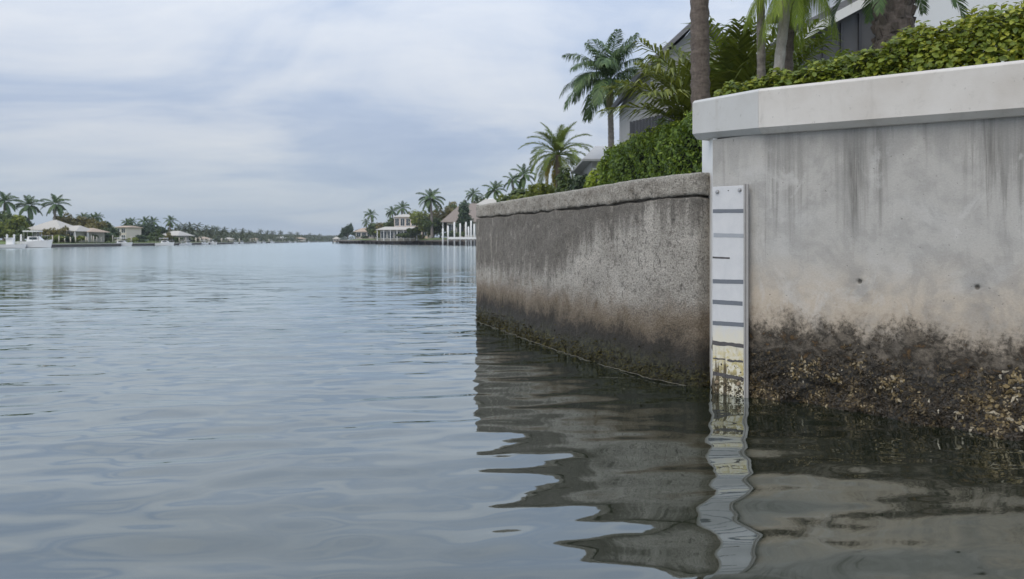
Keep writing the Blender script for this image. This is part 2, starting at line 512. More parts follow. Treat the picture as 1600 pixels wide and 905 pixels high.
def shell_mat(name, stops, per_object=False):
    m, t = new_mat(name)
    geo = t.add('ShaderNodeNewGeometry')
    rnd = t.add('ShaderNodeObjectInfo').outputs['Random'] if per_object else geo.outputs['Random Per Island']
    if not per_object:
        rnd = t.m('ADD', t.m('MULTIPLY', rnd, 0.6), t.m('MULTIPLY', t.sm(t.noise(geo.outputs['Position'], 7.0, 3, 0.6), 0.40, 0.66), 0.42))
    c = t.ramp(rnd, stops)
    n = t.noise(geo.outputs['Position'], 90, 4, 0.7)
    c = t.mix(t.m('MULTIPLY', t.sm(n, 0.45, 0.65), 0.6), c, (0.04, 0.033, 0.024))
    b = t.add('ShaderNodeBsdfPrincipled', {'Base Color': c, 'Roughness': 0.55, 'Normal': t.bump(n, 0.5, 0.004)})
    finish(t, b.outputs[0])
    return m


def bark_mat(name, c0, c1, ring=8.0):
    m, t = new_mat(name)
    co = t.add('ShaderNodeTexCoord').outputs['Object']
    n = t.noise(t.vscale(co, (5, 5, ring)), 1.0, 5, 0.65, 0.4)
    f = t.noise(t.vscale(co, (24, 24, 9)), 1.0, 4, 0.7)
    c = t.ramp(t.m('ADD', t.m('MULTIPLY', n, 0.6), t.m('MULTIPLY', f, 0.4)), [(0.32, c0), (0.66, c1)])
    b = t.add('ShaderNodeBsdfPrincipled', {'Base Color': c, 'Roughness': 0.9, 'Normal': t.bump(t.m('ADD', n, f), 0.8, 0.03)})
    finish(t, b.outputs[0])
    return m


def roof_mat(name, c0, c1):
    m, t = new_mat(name)
    co = t.add('ShaderNodeTexCoord').outputs['Object']
    z = t.add('ShaderNodeSeparateXYZ', {0: co}).outputs[2]
    saw = t.m('FRACT', t.m('MULTIPLY', z, 6.0))
    n = t.noise(co, 3.0, 5, 0.65)
    c = t.mix(n, c0, c1)
    c = t.mix(t.m('MULTIPLY', t.sm(saw, 0.25, 0.0), 0.35), c, tuple(x * 0.5 for x in c0))
    b = t.add('ShaderNodeBsdfPrincipled', {'Base Color': c, 'Roughness': 0.8, 'Normal': t.bump(saw, 0.4, 0.03)})
    finish(t, b.outputs[0])
    return m


def grass_mat():
    m, t = new_mat('lawn_grass')
    pos = t.add('ShaderNodeNewGeometry').outputs['Position']
    a = t.noise(pos, 0.4, 5, 0.6)
    f = t.noise(pos, 9.0, 4, 0.7)
    c = t.ramp(t.m('ADD', t.m('MULTIPLY', a, 0.5), t.m('MULTIPLY', f, 0.5)), [(0.3, (0.055, 0.085, 0.018)), (0.55, (0.12, 0.165, 0.03)), (0.75, (0.19, 0.22, 0.05))])
    b = t.add('ShaderNodeBsdfPrincipled', {'Base Color': c, 'Roughness': 0.9, 'Normal': t.bump(f, 0.6, 0.05)})
    finish(t, b.outputs[0])
    return m


M = {
    'lawn': grass_mat(),
    'oldc': old_concrete(), 'oldcap': cap_concrete(), 'cap': painted_cap(), 'gauge': gauge_mat(), 'water': water_mat(),
    'white': plain('white_paint', (0.72, 0.72, 0.71), 0.5, 0.06),
    'gelcoat': plain('white_gelcoat', (0.78, 0.78, 0.77), 0.25, 0.03),
    'stripe': plain('grey_band', (0.135, 0.15, 0.175), 0.5, 0.12, 40),
    'stripe_pale': plain('faded_grey_band', (0.31, 0.33, 0.36), 0.5, 0.10, 40),
    'stripe_dark': plain('fouled_band', (0.075, 0.07, 0.072), 0.6, 0.4, 60),
    'steel': plain('galvanised_steel', (0.34, 0.33, 0.32), 0.5, 0.25, 14, 0.35),
    'bolt': plain('bolt_steel', (0.45, 0.45, 0.46), 0.35, 0.3, 60, 0.7),
    'fouled_bolt': plain('fouled_bolt', (0.26, 0.20, 0.13), 0.8, 0.5, 60),
    'dark': plain('dark_frame', (0.045, 0.047, 0.055), 0.5, 0.1),
    'glass': plain('window_glass', (0.035, 0.05, 0.06), 0.08, 0.05),
    'screen': plain('screen_mesh', (0.085, 0.088, 0.098), 0.7, 0.22, 2.5),
    'stucco': plain('white_stucco', (0.64, 0.65, 0.67), 0.85, 0.05, 1.2, bump=0.1),
    'stucco_grey': plain('grey_stucco', (0.29, 0.29, 0.285), 0.85, 0.12, 1.2),
    'stucco_warm': plain('pale_stucco', (0.62, 0.56, 0.48), 0.85, 0.06, 1.2),
    'stucco_shade': plain('porch_shaded_stucco', (0.30, 0.29, 0.25), 0.85, 0.1, 0.8),  # stucco darkened: the shade under porch roofs is put into the wall colour
    'peach': plain('peach_stucco', (0.66, 0.52, 0.42), 0.85, 0.06, 0.8),
    'roof_pale': roof_mat('pale_roof_tiles', (0.40, 0.375, 0.335), (0.50, 0.475, 0.43)),
    'roof_white': roof_mat('white_roof_tiles', (0.66, 0.65, 0.63), (0.76, 0.75, 0.73)),
    'roof_soft': roof_mat('soft_grey_roof_tiles', (0.33, 0.33, 0.33), (0.45, 0.45, 0.45)),
    'roof_tan': roof_mat('tan_roof_tiles', (0.36, 0.27, 0.20), (0.50, 0.40, 0.31)),
    'roof_brown': roof_mat('brown_roof_tiles', (0.17, 0.14, 0.12), (0.30, 0.25, 0.215)),
    'roof_grey': roof_mat('grey_roof_tiles', (0.15, 0.15, 0.16), (0.23, 0.23, 0.245)),
    'soil': plain('soil', (0.06, 0.05, 0.035), 0.95, 0.3, 3),
    'wood': plain('weathered_wood', (0.20, 0.175, 0.15), 0.85, 0.3, 5),
    'wood_dark': plain('wet_wood', (0.055, 0.048, 0.042), 0.8, 0.3, 5),
    'paver': plain('quay_concrete', (0.38, 0.36, 0.33), 0.9, 0.15, 2),
    'wetc': plain('wet_dark_concrete', (0.06, 0.055, 0.05), 0.8, 0.3, 2),
    'foam': plain('foam_line', (0.22, 0.205, 0.17), 0.7, 0.4, 20),
    'twig': plain('twig_bark', (0.10, 0.075, 0.045), 0.9, 0.3, 30),
    'bark_grey': bark_mat('grey_palm_bark', (0.10, 0.085, 0.075), (0.30, 0.27, 0.24), 9),
    'bark_brown': bark_mat('brown_palm_bark', (0.055, 0.042, 0.036), (0.19, 0.155, 0.135), 14),
    'bark_pale': bark_mat('pale_palm_bark', (0.24, 0.22, 0.20), (0.46, 0.43, 0.40), 5),
    'bark_tan': bark_mat('tan_palm_bark', (0.13, 0.095, 0.07), (0.30, 0.24, 0.19), 9),
    'shaft': plain('palm_crownshaft', (0.13, 0.12, 0.05), 0.6, 0.25, 4),
    'trunk': plain('tree_bark', (0.13, 0.11, 0.09), 0.9, 0.3, 6),
    'palm_dark': leaf_mat('palm_leaf_dark', (0.024, 0.052, 0.024), (0.050, 0.094, 0.038), (0.105, 0.165, 0.062), 0.2),
    'palm_green': leaf_mat('palm_leaf_green', (0.045, 0.075, 0.016), (0.090, 0.135, 0.024), (0.170, 0.215, 0.040), 0.28),
    'palm_bright': leaf_mat('palm_leaf_bright', (0.075, 0.125, 0.020), (0.150, 0.225, 0.035), (0.27, 0.34, 0.075), 0.35),
    'palm_under': leaf_mat('palm_leaf_under', (0.040, 0.062, 0.012), (0.085, 0.115, 0.020), (0.165, 0.195, 0.040), 0.28),
    'palm_grey': leaf_mat('palm_leaf_grey', (0.045, 0.060, 0.035), (0.085, 0.105, 0.065), (0.15, 0.17, 0.11), 0.25),
    'palm_far': leaf_mat('palm_leaf_far', (0.035, 0.055, 0.04), (0.06, 0.085, 0.06), (0.09, 0.115, 0.08), 0.2),
    'palm_yellow': leaf_mat('palm_leaf_yellow', (0.10, 0.10, 0.02), (0.19, 0.18, 0.03), (0.30, 0.27, 0.06), 0.3),
    'hedge': leaf_mat('hedge_leaf', (0.026, 0.056, 0.012), (0.080, 0.140, 0.022), (0.18, 0.245, 0.036), 0.2),
    'hedge_new': leaf_mat('hedge_new_growth', (0.10, 0.16, 0.02), (0.17, 0.24, 0.03), (0.27, 0.33, 0.05), 0.3),
    'broad': leaf_mat('broad_leaf', (0.035, 0.065, 0.012), (0.115, 0.160, 0.022), (0.29, 0.31, 0.045), 0.3),
    'broad_one': leaf_mat('broad_leaf_single', (0.060, 0.100, 0.016), (0.14, 0.19, 0.026), (0.31, 0.325, 0.05), 0.3, per_object=True),
    'tree_green': leaf_mat('tree_leaf_green', (0.022, 0.042, 0.014), (0.050, 0.080, 0.024), (0.090, 0.125, 0.040), 0.2),
    'tree_dark': leaf_mat('tree_leaf_dark', (0.016, 0.034, 0.020), (0.034, 0.060, 0.034), (0.062, 0.095, 0.050), 0.15),
    'tree_olive': leaf_mat('tree_leaf_olive', (0.060, 0.062, 0.022), (0.110, 0.105, 0.036), (0.175, 0.160, 0.060), 0.2),
    'tree_bright': leaf_mat('tree_leaf_bright', (0.060, 0.090, 0.018), (0.115, 0.150, 0.028), (0.19, 0.215, 0.05), 0.25),
    'tree_far': leaf_mat('tree_leaf_far', (0.030, 0.044, 0.030), (0.055, 0.072, 0.046), (0.085, 0.100, 0.062), 0.15),
    'algae': leaf_mat('algae', (0.011, 0.011, 0.006), (0.030, 0.029, 0.011), (0.085, 0.080, 0.024), 0.1, 0.7),
    'oyster': shell_mat('oyster_crust', [(0.0, (0.009, 0.008, 0.006)), (0.55, (0.032, 0.022, 0.011)), (0.83, (0.105, 0.072, 0.027)), (1.0, (0.38, 0.31, 0.19))]),
    'oyster_one': shell_mat('oyster_shell', [(0.0, (0.11, 0.076, 0.028)), (0.6, (0.22, 0.165, 0.075)), (1.0, (0.42, 0.38, 0.30))], True),
}

# ------------------------------------------------------------------ plan of the two seawalls
WA = G(1107, 612)                                   # left corner of the tall wall at the water
WB = Vector((3.333, 5.0, 0))
WD = (WB - WA).normalized()
WN = Vector((WD.y, -WD.x, 0))                       # outward, towards the water
if WN.y > 0: WN = -WN


def wall_hit(u, v, off=0.0):
    """photo pixel -> (metres along the tall wall, height)"""
    a = (u - CX) / F
    o = WA + WN * off
    # o.x + WD.x s = a (o.y + WD.y s)
    s = (a * o.y - o.x) / (WD.x - a * WD.y)
    Y = o.y + WD.y * s
    return s, HC + (HZ - v) / F * Y


def smooth(x, a, b):
    t = min(1.0, max(0.0, (x - a) / (b - a)))
    return t * t * (3 - 2 * t)


def fbm(x, y, z=0.0, octs=4, scale=1.0):
    v, a, f = 0.0, 1.0, scale
    for _ in range(octs):
        v += a * mnoise.noise((x * f, y * f, z + f * 0.37))
        a *= 0.5
        f *= 2.1
    return v


def path_sampler(pts):
    pts = [Vector((p[0], p[1], 0)) for p in pts]
    acc = [0.0]
    for a, b in zip(pts, pts[1:]):
        acc.append(acc[-1] + (b - a).length)

    def at(s):
        i = 0
        while i < len(pts) - 2 and s > acc[i + 1]:
            i += 1
        d = (pts[i + 1] - pts[i]).normalized()
        return pts[i] + d * (s - acc[i]), d
    return at, acc[-1]


def catmull(pts, n):
    pts = [Vector((p[0], p[1], 0)) for p in pts]
    ext = [pts[0] * 2 - pts[1]] + pts + [pts[-1] * 2 - pts[-2]]
    out = []
    for i in range(1, len(ext) - 2):
        p0, p1, p2, p3 = ext[i - 1:i + 3]
        for k in range(n):
            t = k / n
            out.append(0.5 * (2 * p1 + (p2 - p0) * t + (2 * p0 - 5 * p1 + 4 * p2 - p3) * t * t + (3 * p1 - p0 - 3 * p2 + p3) * t ** 3))
    out.append(pts[-1])
    return out


def grid_sheet(name, ss, rows, fn, mat, parent):
    """fn(s, row index) -> (Vector, uv)"""
    vs, uvs = [], []
    nr = len(rows)
    for s in ss:
        for r in rows:
            p, q = fn(s, r)
            vs.append(tuple(p))
            uvs.append(q)
    fs = []
    for i in range(len(ss) - 1):
        for j in range(nr - 1):
            fs.append((i * nr + j, (i + 1) * nr + j, (i + 1) * nr + j + 1, i * nr + j + 1))
    me = make_mesh(name, vs, fs, mat, True)
    ul = me.uv_layers.new(name='UVMap')
    idx = np.empty(len(me.loops), dtype=np.int32)
    me.loops.foreach_get('vertex_index', idx)
    ul.data.foreach_set('uv', np.array(uvs, dtype=np.float32)[idx].ravel())
    return link(bpy.data.objects.new(name, me), parent)


# ------------------------------------------------------------------ water: one sheet, finely rippled near by, flat to the horizon
def build_water():
    rng = np.random.RandomState(7)
    xs = np.arange(-11.0, 7.01, 0.04)
    ys = np.arange(0.0, 18.01, 0.036)
    X, Y = np.meshgrid(xs, ys)
    Z = np.zeros_like(X)
    for n_, l0, l1, slope, spread in ((30, 0.16, 0.27, 0.017, 0.42), (34, 0.26, 0.48, 0.027, 0.36), (30, 0.48, 0.95, 0.028, 0.34), (14, 1.0, 2.6, 0.012, 0.40)):
        for _ in range(n_):
            lam = rng.uniform(l0, l1)
            ang = R(90 + 9) + rng.normal(0, spread)
            k = 2 * math.pi / lam
            Z += slope * math.sqrt(2.0 / n_) / k * np.sin(k * (math.cos(ang) * X + math.sin(ang) * Y) + rng.uniform(0, 6.28))
    env = np.clip((18.0 - Y) / 6.0, 0, 1) * np.clip((X + 11) / 2, 0, 1) * np.clip((7 - X) / 1.0, 0, 1) * np.clip(Y / 0.5, 0, 1)
    Z *= env
    ny, nx = X.shape
    V = np.stack([X, Y, Z], -1).reshape(-1, 3)
    i = np.arange(ny - 1)[:, None] * nx + np.arange(nx - 1)[None, :]
    Q = np.stack([i, i + 1, i + nx + 1, i + nx], -1).reshape(-1, 4)
    n0 = len(V)
    far = 9000.0
    x0, x1, y0, y1 = xs[0], xs[-1], ys[0], ys[-1]
    fx = [-far, x0, x1, far]
    fy = [-300.0, y0, y1, far]
    ev = [(a, b, 0.0) for b in fy for a in fx]
    eq = [(n0 + r * 4 + c, n0 + r * 4 + c + 1, n0 + (r + 1) * 4 + c + 1, n0 + (r + 1) * 4 + c)
          for r in range(3) for c in range(3) if not (r == 1 and c == 1)]
    me = bpy.data.meshes.new('water')
    me.from_pydata(V.tolist() + ev, [], Q.tolist() + eq)
    me.materials.append(M['water'])
    me.polygons.foreach_set('use_smooth', [True] * len(me.polygons))
    me.update()
    return tag(link(bpy.data.objects.new('water', me)), kind='structure')


build_water()


# ------------------------------------------------------------------ banks (ground)
def bank(name, shore, rows, mat):
    """shore: (x, y, inland dir, edge z); rows: (distance inland, rise)"""
    vs, fs = [], []
    for x, y, (dx, dy), z0 in shore:
        ln = math.hypot(dx, dy)
        vs.append((x, y, -0.6))
        for d, h in rows:
            vs.append((x + dx / ln * d, y + dy / ln * d, z0 + h))
    n = len(rows) + 1
    for i in range(len(shore) - 1):
        for j in range(n - 1):
            fs.append((i * n + j, i * n + j + 1, (i + 1) * n + j + 1, (i + 1) * n + j))
    return tag(mob(name, vs, fs, mat), kind='structure')


LOW = [G(742, 500), G(800, 521), G(875, 548), G(990, 583), G(1090, 606)]
inl = (0.88, 0.47)
shore_r = [(p.x + 0.30 * inl[0], p.y + 0.30 * inl[1], inl, 1.70) for p in reversed(LOW)]
shore_r += [(3.4, 14.4, (0.9, 0.4), 1.70), (8, 40, (1, 0.1), 1.7), (9, 100, (1, 0.1), 1.6), (2, 172, (0.95, 0.3), 1.35),
            (-6.4, 193.2, (0.9, 0.44), 1.35), (-37.8, 259.2, (0.9, 0.44), 1.35), (-72.6, 331.2, (0.9, 0.44), 1.35),
            (-70, 420, (1, 0), 1.3), (-20, 760, (1, 0), 1.3)]
bank('right_bank_lawn', shore_r, [(0, 0), (3, 0.35), (12, 0.85), (60, 1.0), (900, 1.2)], M['lawn'])
SL = [(0, 388), (140, 385.6), (280, 383.2), (400, 380.2), (520, 378.0)]
shore_l = [(-80, -60, (-1, 0), 0.85), (-81, 60, (-1, 0), 0.85)] + [(G(u, v).x, G(u, v).y, (-1, 0.12), 0.64) for u, v in SL]
shore_l += [(-150, 1100, (-1, 0.3), 0.85), (600, 1250, (0.1, 1), 0.85)]
bank('left_bank_lawn', shore_l, [(0, 0), (8, 0.30), (25, 0.65), (80, 0.8), (1500, 0.8)], M['lawn'])
ter = [WA + WD * 0.02 - WN * 0.10, WA + WD * 9 - WN * 0.10, WA + WD * 9 - WN * 6.5, Vector((5.2, 8.4, 0)), Vector((1.80, 6.98, 0))]
tag(MB().prism([(p.x, p.y) for p in ter], -0.5, 2.22).build('planting_terrace_ground', M['soil']), kind='structure')


# ------------------------------------------------------------------ low seawall
low = thing('low_seawall', 'lower weathered concrete seawall with cracked cap and dark mossy tide band', 'seawall', (LOW[2].x, LOW[2].y, 0))
loff = Vector((LOW[2].x, LOW[2].y, 0))
ret = Vector((0.93, 0.37, 0))
front = catmull(LOW, 8)
c0, c1 = front[0], front[-1]
endd = (front[-1] - front[-2]).normalized()
lp = [c0 + ret * 4.0, c0 + ret * 0.06] + [c0 + ret * 0.02 + (front[1] - c0).normalized() * 0.015] + front[1:-1] \
     + [c1 - endd * 0.05, c1 - endd * 0.012 + Vector((0.012, 0.004, 0)), c1 + Vector((0.04, 0.02, 0)), c1 + Vector((0.17, 0.12, 0))]
lat, llen = path_sampler(lp)
S_FREE = 3.95                                       # path metres where the free corner turns into the front face


def lnorm(s):
    a, _ = lat(max(0, s - 0.05)); b, _ = lat(min(llen, s + 0.05))
    d = (b - a).normalized()
    n = Vector((d.y, -d.x, 0))
    return n if n.dot(Vector((-0.9, -0.4, 0))) > 0 or s < S_FREE else n


def low_side():
    # the path runs from the bank round the free corner to the right: outward is on its right-hand side
    a, _ = lat(5.0); b, _ = lat(5.2)
    d = (b - a).normalized()
    n = Vector((d.y, -d.x, 0))
    return 1.0 if n.dot(Vector((-0.9, -0.4, 0))) > 0 else -1.0


LS = low_side()


def low_fn(s, r):
    """r = (z, inset); wavy, pitted face"""
    p, d = lat(s)
    n = lnorm(s) * LS
    z, ins = r
    o = 0.010 * fbm(s * 2.2, z * 2.2, 1.0, 3) + 0.006 * fbm(s * 14, z * 14, 5.0, 3)
    o += 0.030 * smooth(z, 0.34, 0.05) * (0.4 + fbm(s * 9, z * 9, 2.0, 3)) if z < 0.34 else 0
    if z > 1.58:
        o *= 0.4
    zz = z + (0.022 * fbm(s * 3.2, 0.3, 9.0, 4) + 0.032 * smooth(s, llen - 2.6, llen - 0.2) * smooth(z, 1.4, 1.58) if z > 1.4 else 0)
    return p + n * (o - ins) + Vector((0, 0, zz)) - loff, (llen - s, z)


ss = list(np.arange(0, 3.9, 0.12)) + list(np.arange(3.9, llen - 0.25, 0.016)) + list(np.linspace(llen - 0.25, llen, 22))
rows = [(z, 0.0) for z in np.arange(-0.45, 1.585, 0.016)] + [(1.588, 0.012), (1.592, 0.05), (1.68, 0.055)]
grid_sheet('wall_face', ss, rows, low_fn, M['oldc'], low)


def cap_fn(s, r):
    p, d = lat(s)
    n = lnorm(s) * LS
    k, ins, z = r
    o = 0.008 * fbm(s * 3.0, z * 3, 21.0, 3) + 0.009 * fbm(s * 18, z * 18, 22.0, 3)
    dz = 0.018 * fbm(s * 2.6, 0.8, 31.0, 4) + 0.012 * fbm(s * 17, 0.8, 32.0, 3) if k < 3 else 0.004 * fbm(s * 5, z * 5, 33.0, 3)
    if k == 2 and fbm(s * 7, 4.0, 35.0, 2) > 0.45:
        o -= 0.012
    rise = 0.032 * smooth(s, llen - 2.6, llen - 0.2)
    return p + n * (o - ins) + Vector((0, 0, z + dz + rise)) - loff, (llen - s, z)


crow = [(0, 0.12, 1.618), (1, 0.0, 1.608), (2, -0.010, 1.613)]
crow += [(3 + i, -0.014, 1.632 + 0.125 * i / 7) for i in range(8)]
crow += [(11, -0.009, 1.788), (12, 0.0, 1.799), (13, 0.05, 1.803), (14, 0.2, 1.803), (15, 0.36, 1.800), (16, 0.37, 1.60)]
grid_sheet('cap', ss, crow, cap_fn, M['oldcap'], low)

# green-brown weed on the low wall, and the pale scum line at the water
rng = random.Random(3)
wv, wf = [], []
for _ in range(5200):
    s = rng.uniform(3.9, llen - 0.02)
    z = min(0.36, abs(rng.gauss(0, 0.09))) + 0.004
    if fbm(s * 5, z * 7, 41.0, 3) < rng.uniform(-0.7, 0.35):
        continue
    p, _uv = low_fn(s, (z, 0.0))
    n = lnorm(s) * LS
    a = Vector((rng.uniform(-1, 1), rng.uniform(-1, 1), rng.uniform(-1.2, 0.3))).normalized()
    b = n.cross(a).normalized()
    l = rng.uniform(0.008, 0.022)
    t = p + n * rng.uniform(0.006, 0.022)
    i = len(wv)
    wv += [tuple(p - b * l * 0.5), tuple(p + b * l * 0.5), tuple(t + a * l)]
    wf.append((i, i + 1, i + 2))
tag(mob('weed', wv, wf, M['algae'], low), 'short olive weed growing along the waterline', kind='stuff')
mb = MB()
pts = []
for s in np.arange(3.96, llen - 0.2, 0.05):
    p, _uv = low_fn(s, (0.0, 0.0))
    pts.append(p + lnorm(s) * LS * 0.028 + Vector((0, 0, 0.006)))
mb.tube(pts, 0.0018, 5)
mb.build('scum_line', M['foam'], low)

# ------------------------------------------------------------------ tall seawall
tall = thing('tall_seawall', 'taller grey concrete seawall with thick pale cap and oysters at its foot', 'seawall', tuple(WA))
holes = [wall_hit(1343, 440), wall_hit(1527, 449)]
stk = []
for u, wd, vb, amt in [(1128, 0.03, 300, 0.5), (1205, 0.05, 380, 0.5), (1240, 0.09, 360, 0.75), (1335, 0.10, 380, 1.0), (1372, 0.05, 330, 0.9), (1300, 0.05, 330, 0.6),
                       (1545, 0.12, 300, 1.0), (1585, 0.07, 320, 0.9), (1460, 0.12, 240, 0.45)]:
    s_, z_ = wall_hit(u, vb)
    stk.append((s_, wd, z_, amt))
M['newc'] = new_concrete(stk, holes)


def toe(s, z):
    g = smooth(s, 0.9, 2.3) * 0.23
    prof = 1.0 - smooth(z, -0.02, 0.42)
    return g * prof


def tall_off(s, z):
    o = 0.004 * fbm(s * 1.5, z * 1.5, 61.0, 2)
    if s < 0.4:
        o -= 0.085 * ((0.4 - s) / 0.4) ** 1.3
    if z < 0.68:
        k = 1.0 - smooth(z, 0.16, 0.66)
        o += k * (0.014 + 0.050 * max(-0.3, fbm(s * 6, z * 7, 62.0, 4))) + k * k * 0.016 * fbm(s * 26, z * 26, 63.0, 2) + toe(s, z) * (1 + 0.35 * fbm(s * 3, z * 3, 64.0, 3))
    for hs, hz in holes:
        d = math.hypot(s - hs, (z - hz) * 0.9)
        if d < 0.021:
            o -= 0.028 * (1 - smooth(d, 0.006, 0.021))
    return o


def tall_fn(s, z):
    zz = min(z, 2.092) if s < 0.45 else z
    return WD * s + WN * tall_off(s, z) + Vector((0, 0, zz)), (s, z)


s_e = list(np.arange(0, 3.4, 0.0115)) + list(np.linspace(3.42, 9.0, 70))
grid_sheet('wall_face', s_e, list(np.arange(-0.45, 0.62, 0.0125)) + list(np.arange(0.62, 1.12, 0.0085)) + list(np.arange(1.12, 2.12, 0.02)), tall_fn, M['newc'], tall)
sideB = Vector((1.73, 6.99, 0)) - WA
sd = sideB.normalized()
mb = MB()
_a = WN * -0.088 + WD * 0.004
mb.prism([(_a.x, _a.y), (sideB.x, sideB.y), (sideB.x + 0.3, sideB.y - 0.1), (_a.x + 0.1, _a.y - 0.03)], -0.4, 2.2)
mb.build('side_face', M['white'], tall)

# cap: two precast slabs that meet at a slight corner
sC, _ = wall_hit(1185, 200, 0.09)
sE, _ = wall_hit(1082, 200, -0.075)
capE = WD * sE + WN * -0.075
capC = WD * sC + WN * 0.09
sR, _ = wall_hit(1600, 200, 0.09)
capR = WD * sR + WN * 0.09
capD = WD * 9.0 + WN * 0.09


def capz(q, v):
    return HC + (HZ - v) / F * (WA.y + q.y)


zE = (capz(capE, 217), capz(capE, 157))
zC = (capz(capC, 208), capz(capC, 138))
zR = (capz(capR, 193), capz(capR, 106))
kD = (9.0 - sC) / (sR - sC)
zD = tuple(zC[i] + (zR[i] - zC[i]) * min(kD, 1.6) for i in (0, 1))


def cap_slab(a, za, b, zb, n_a, n_b, gap_a, gap_b):
    vs, fs = [], []
    n = 12
    d = (b - a).normalized()
    for i in range(n + 1):
        t = i / n
        p = a.lerp(b, t) + d * (gap_a if i == 0 else (-gap_b if i == n else 0))
        nn = n_a.lerp(n_b, t).normalized()
        z0 = za[0] + (zb[0] - za[0]) * t
        z1 = za[1] + (zb[1] - za[1]) * t
        sec = [(-0.42, z0), (-0.060, z0 - 0.002), (-0.052, z0 + 0.002), (0, z0 + 0.042), (0, z1 - 0.026), (-0.003, z1 - 0.020), (-0.026, z1), (-0.42, z1 + 0.004)]
        for o, z in sec:
            q = p + nn * o
            vs.append((q.x, q.y, z))
    m = 8
    for i in range(n):
        for j in range(m):
            j2 = (j + 1) % m
            fs.append((i * m + j, (i + 1) * m + j, (i + 1) * m + j2, i * m + j2))
    fs.append(tuple(range(m)))
    fs.append(tuple(range(n * m + m - 1, n * m - 1, -1)))
    return vs, fs


nl = Vector(((capC - capE).y, -(capC - capE).x, 0)).normalized()
if nl.dot(WN) < 0: nl = -nl
nm = (nl + WN).normalized()
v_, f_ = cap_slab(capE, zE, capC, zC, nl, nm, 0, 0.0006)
mob('cap_slab', v_, f_, painted_cap('painted_cap_shaded', (0.86, 0.89, 0.915)), tall)['label'] = 'short cap slab at the corner with its shade tinted in'  # darker, bluer tone of the turned-away face is put into the slab's colour
v_, f_ = cap_slab(capC, zC, capD, zD, nm, WN, 0.0006, 0)
mob('cap_slab', v_, f_, M['cap'], tall)


# oysters at the foot
def shell_mesh(name, seed, mat):
    r = random.Random(seed)
    n = 7
    ring = []
    for k in range(n):
        a = 2 * math.pi * k / n
        rad = (0.5 + 0.25 * math.cos(a)) * r.uniform(0.6, 1.35)
        ring.append((math.cos(a) * rad * 1.35, math.sin(a) * rad * 0.75, r.uniform(-0.12, 0.30)))
    vs = ring + [(0.1 * r.uniform(-1, 1), 0.05, 0.42), (0, 0, -0.15)]
    fs = [(k, (k + 1) % n, n) for k in range(n)] + [((k + 1) % n, k, n + 1) for k in range(n)]
    return vs, fs


SH = [shell_mesh('s', i, None) for i in range(6)]
SHM = [make_mesh('oyster_shell', v, f, M['oyster_one']) for v, f in SH]
cv, cf = [], []
rng = random.Random(11)
big = []


def shell_matrix(s, z, size):
    e = 0.012
    p = tall_fn(s, z)[0]
    a = tall_fn(s + e, z)[0] - p
    b = tall_fn(s, z + e)[0] - p
    n = a.cross(b).normalized()
    if n.dot(WN) < 0: n = -n
    q = (n + Vector((rng.uniform(-.8, .8), rng.uniform(-.8, .8), rng.uniform(-.5, .8)))).normalized().to_track_quat('Z', 'Y')
    return Matrix.Translation(p + n * size * 0.12) @ q.to_matrix().to_4x4() @ Matrix.Rotation(rng.uniform(0, 6.28), 4, 'Z') @ Matrix.Scale(size, 4)


tries = 0
nsm = 0
while nsm < 12000 and tries < 120000:
    tries += 1
    s = rng.uniform(0.28, 3.5)
    z = abs(rng.gauss(0, 0.19)) - 0.03
    top = 0.26 + 0.10 * smooth(s, 1.4, 2.6)
    dens = fbm(s * 3.2, z * 4, 71.0, 3) + 0.35 * smooth(s, 0.3, 0.9) - 0.15 - max(0, z - top) * 3.5
    if dens < rng.uniform(-0.25, 0.42) or z > 0.52:
        continue
    size = rng.uniform(0.008, 0.024)
    mt = shell_matrix(s, z, size)
    v, f = SH[rng.randrange(6)]
    b = len(cv)
    cv += [tuple(mt @ Vector(p)) for p in v]
    cf += [tuple(i + b for i in q) for q in f]
    nsm += 1
tag(mob('oyster_crust', cv, cf, M['oyster'], tall), 'dense crust of small brown oysters and barnacles', kind='stuff')
clusters = [(1260, 575, 26, .5), (1235, 590, 18, .5), (1300, 590, 22, .6), (1395, 600, 24, .7), (1405, 620, 14, .7), (1375, 612, 12, .6),
            (1545, 640, 26, 1), (1580, 595, 24, 1), (1590, 620, 20, 1), (1560, 655, 20, 1), (1500, 655, 14, .8), (1450, 640, 8, .7), (1595, 660, 16, 1), (1530, 668, 10, .8)]
for u, v, n, k in clusters:
    s0, z0 = wall_hit(u, v, toe(wall_hit(u, v)[0], 0.15))
    for _ in range(n):
        s = s0 + rng.gauss(0, 0.034)
        z = max(0.005, z0 + rng.gauss(0, 0.032))
        o = bpy.data.objects.new('oyster_shell', SHM[rng.randrange(6)])
        o.matrix_local = shell_matrix(s, z, rng.uniform(0.013, 0.031) * (0.75 + 0.5 * k))
        link(o, tall)
# ------------------------------------------------------------------ tide gauge
gs0, _ = wall_hit(1114, 450, 0.055)
gs1, _ = wall_hit(1163, 450, 0.055)
GW = gs1 - gs0
gbase = WA + WD * gs0 + WN * 0.055
gz = math.atan2(WD.y, WD.x)
gauge = thing('tide_gauge', 'white tide gauge board with grey bands bolted to the tall grey seawall', 'tide gauge', (gbase.x, gbase.y, 0), gz)


def gzv(u, v):
    return wall_hit(u, v, 0.055)[1]


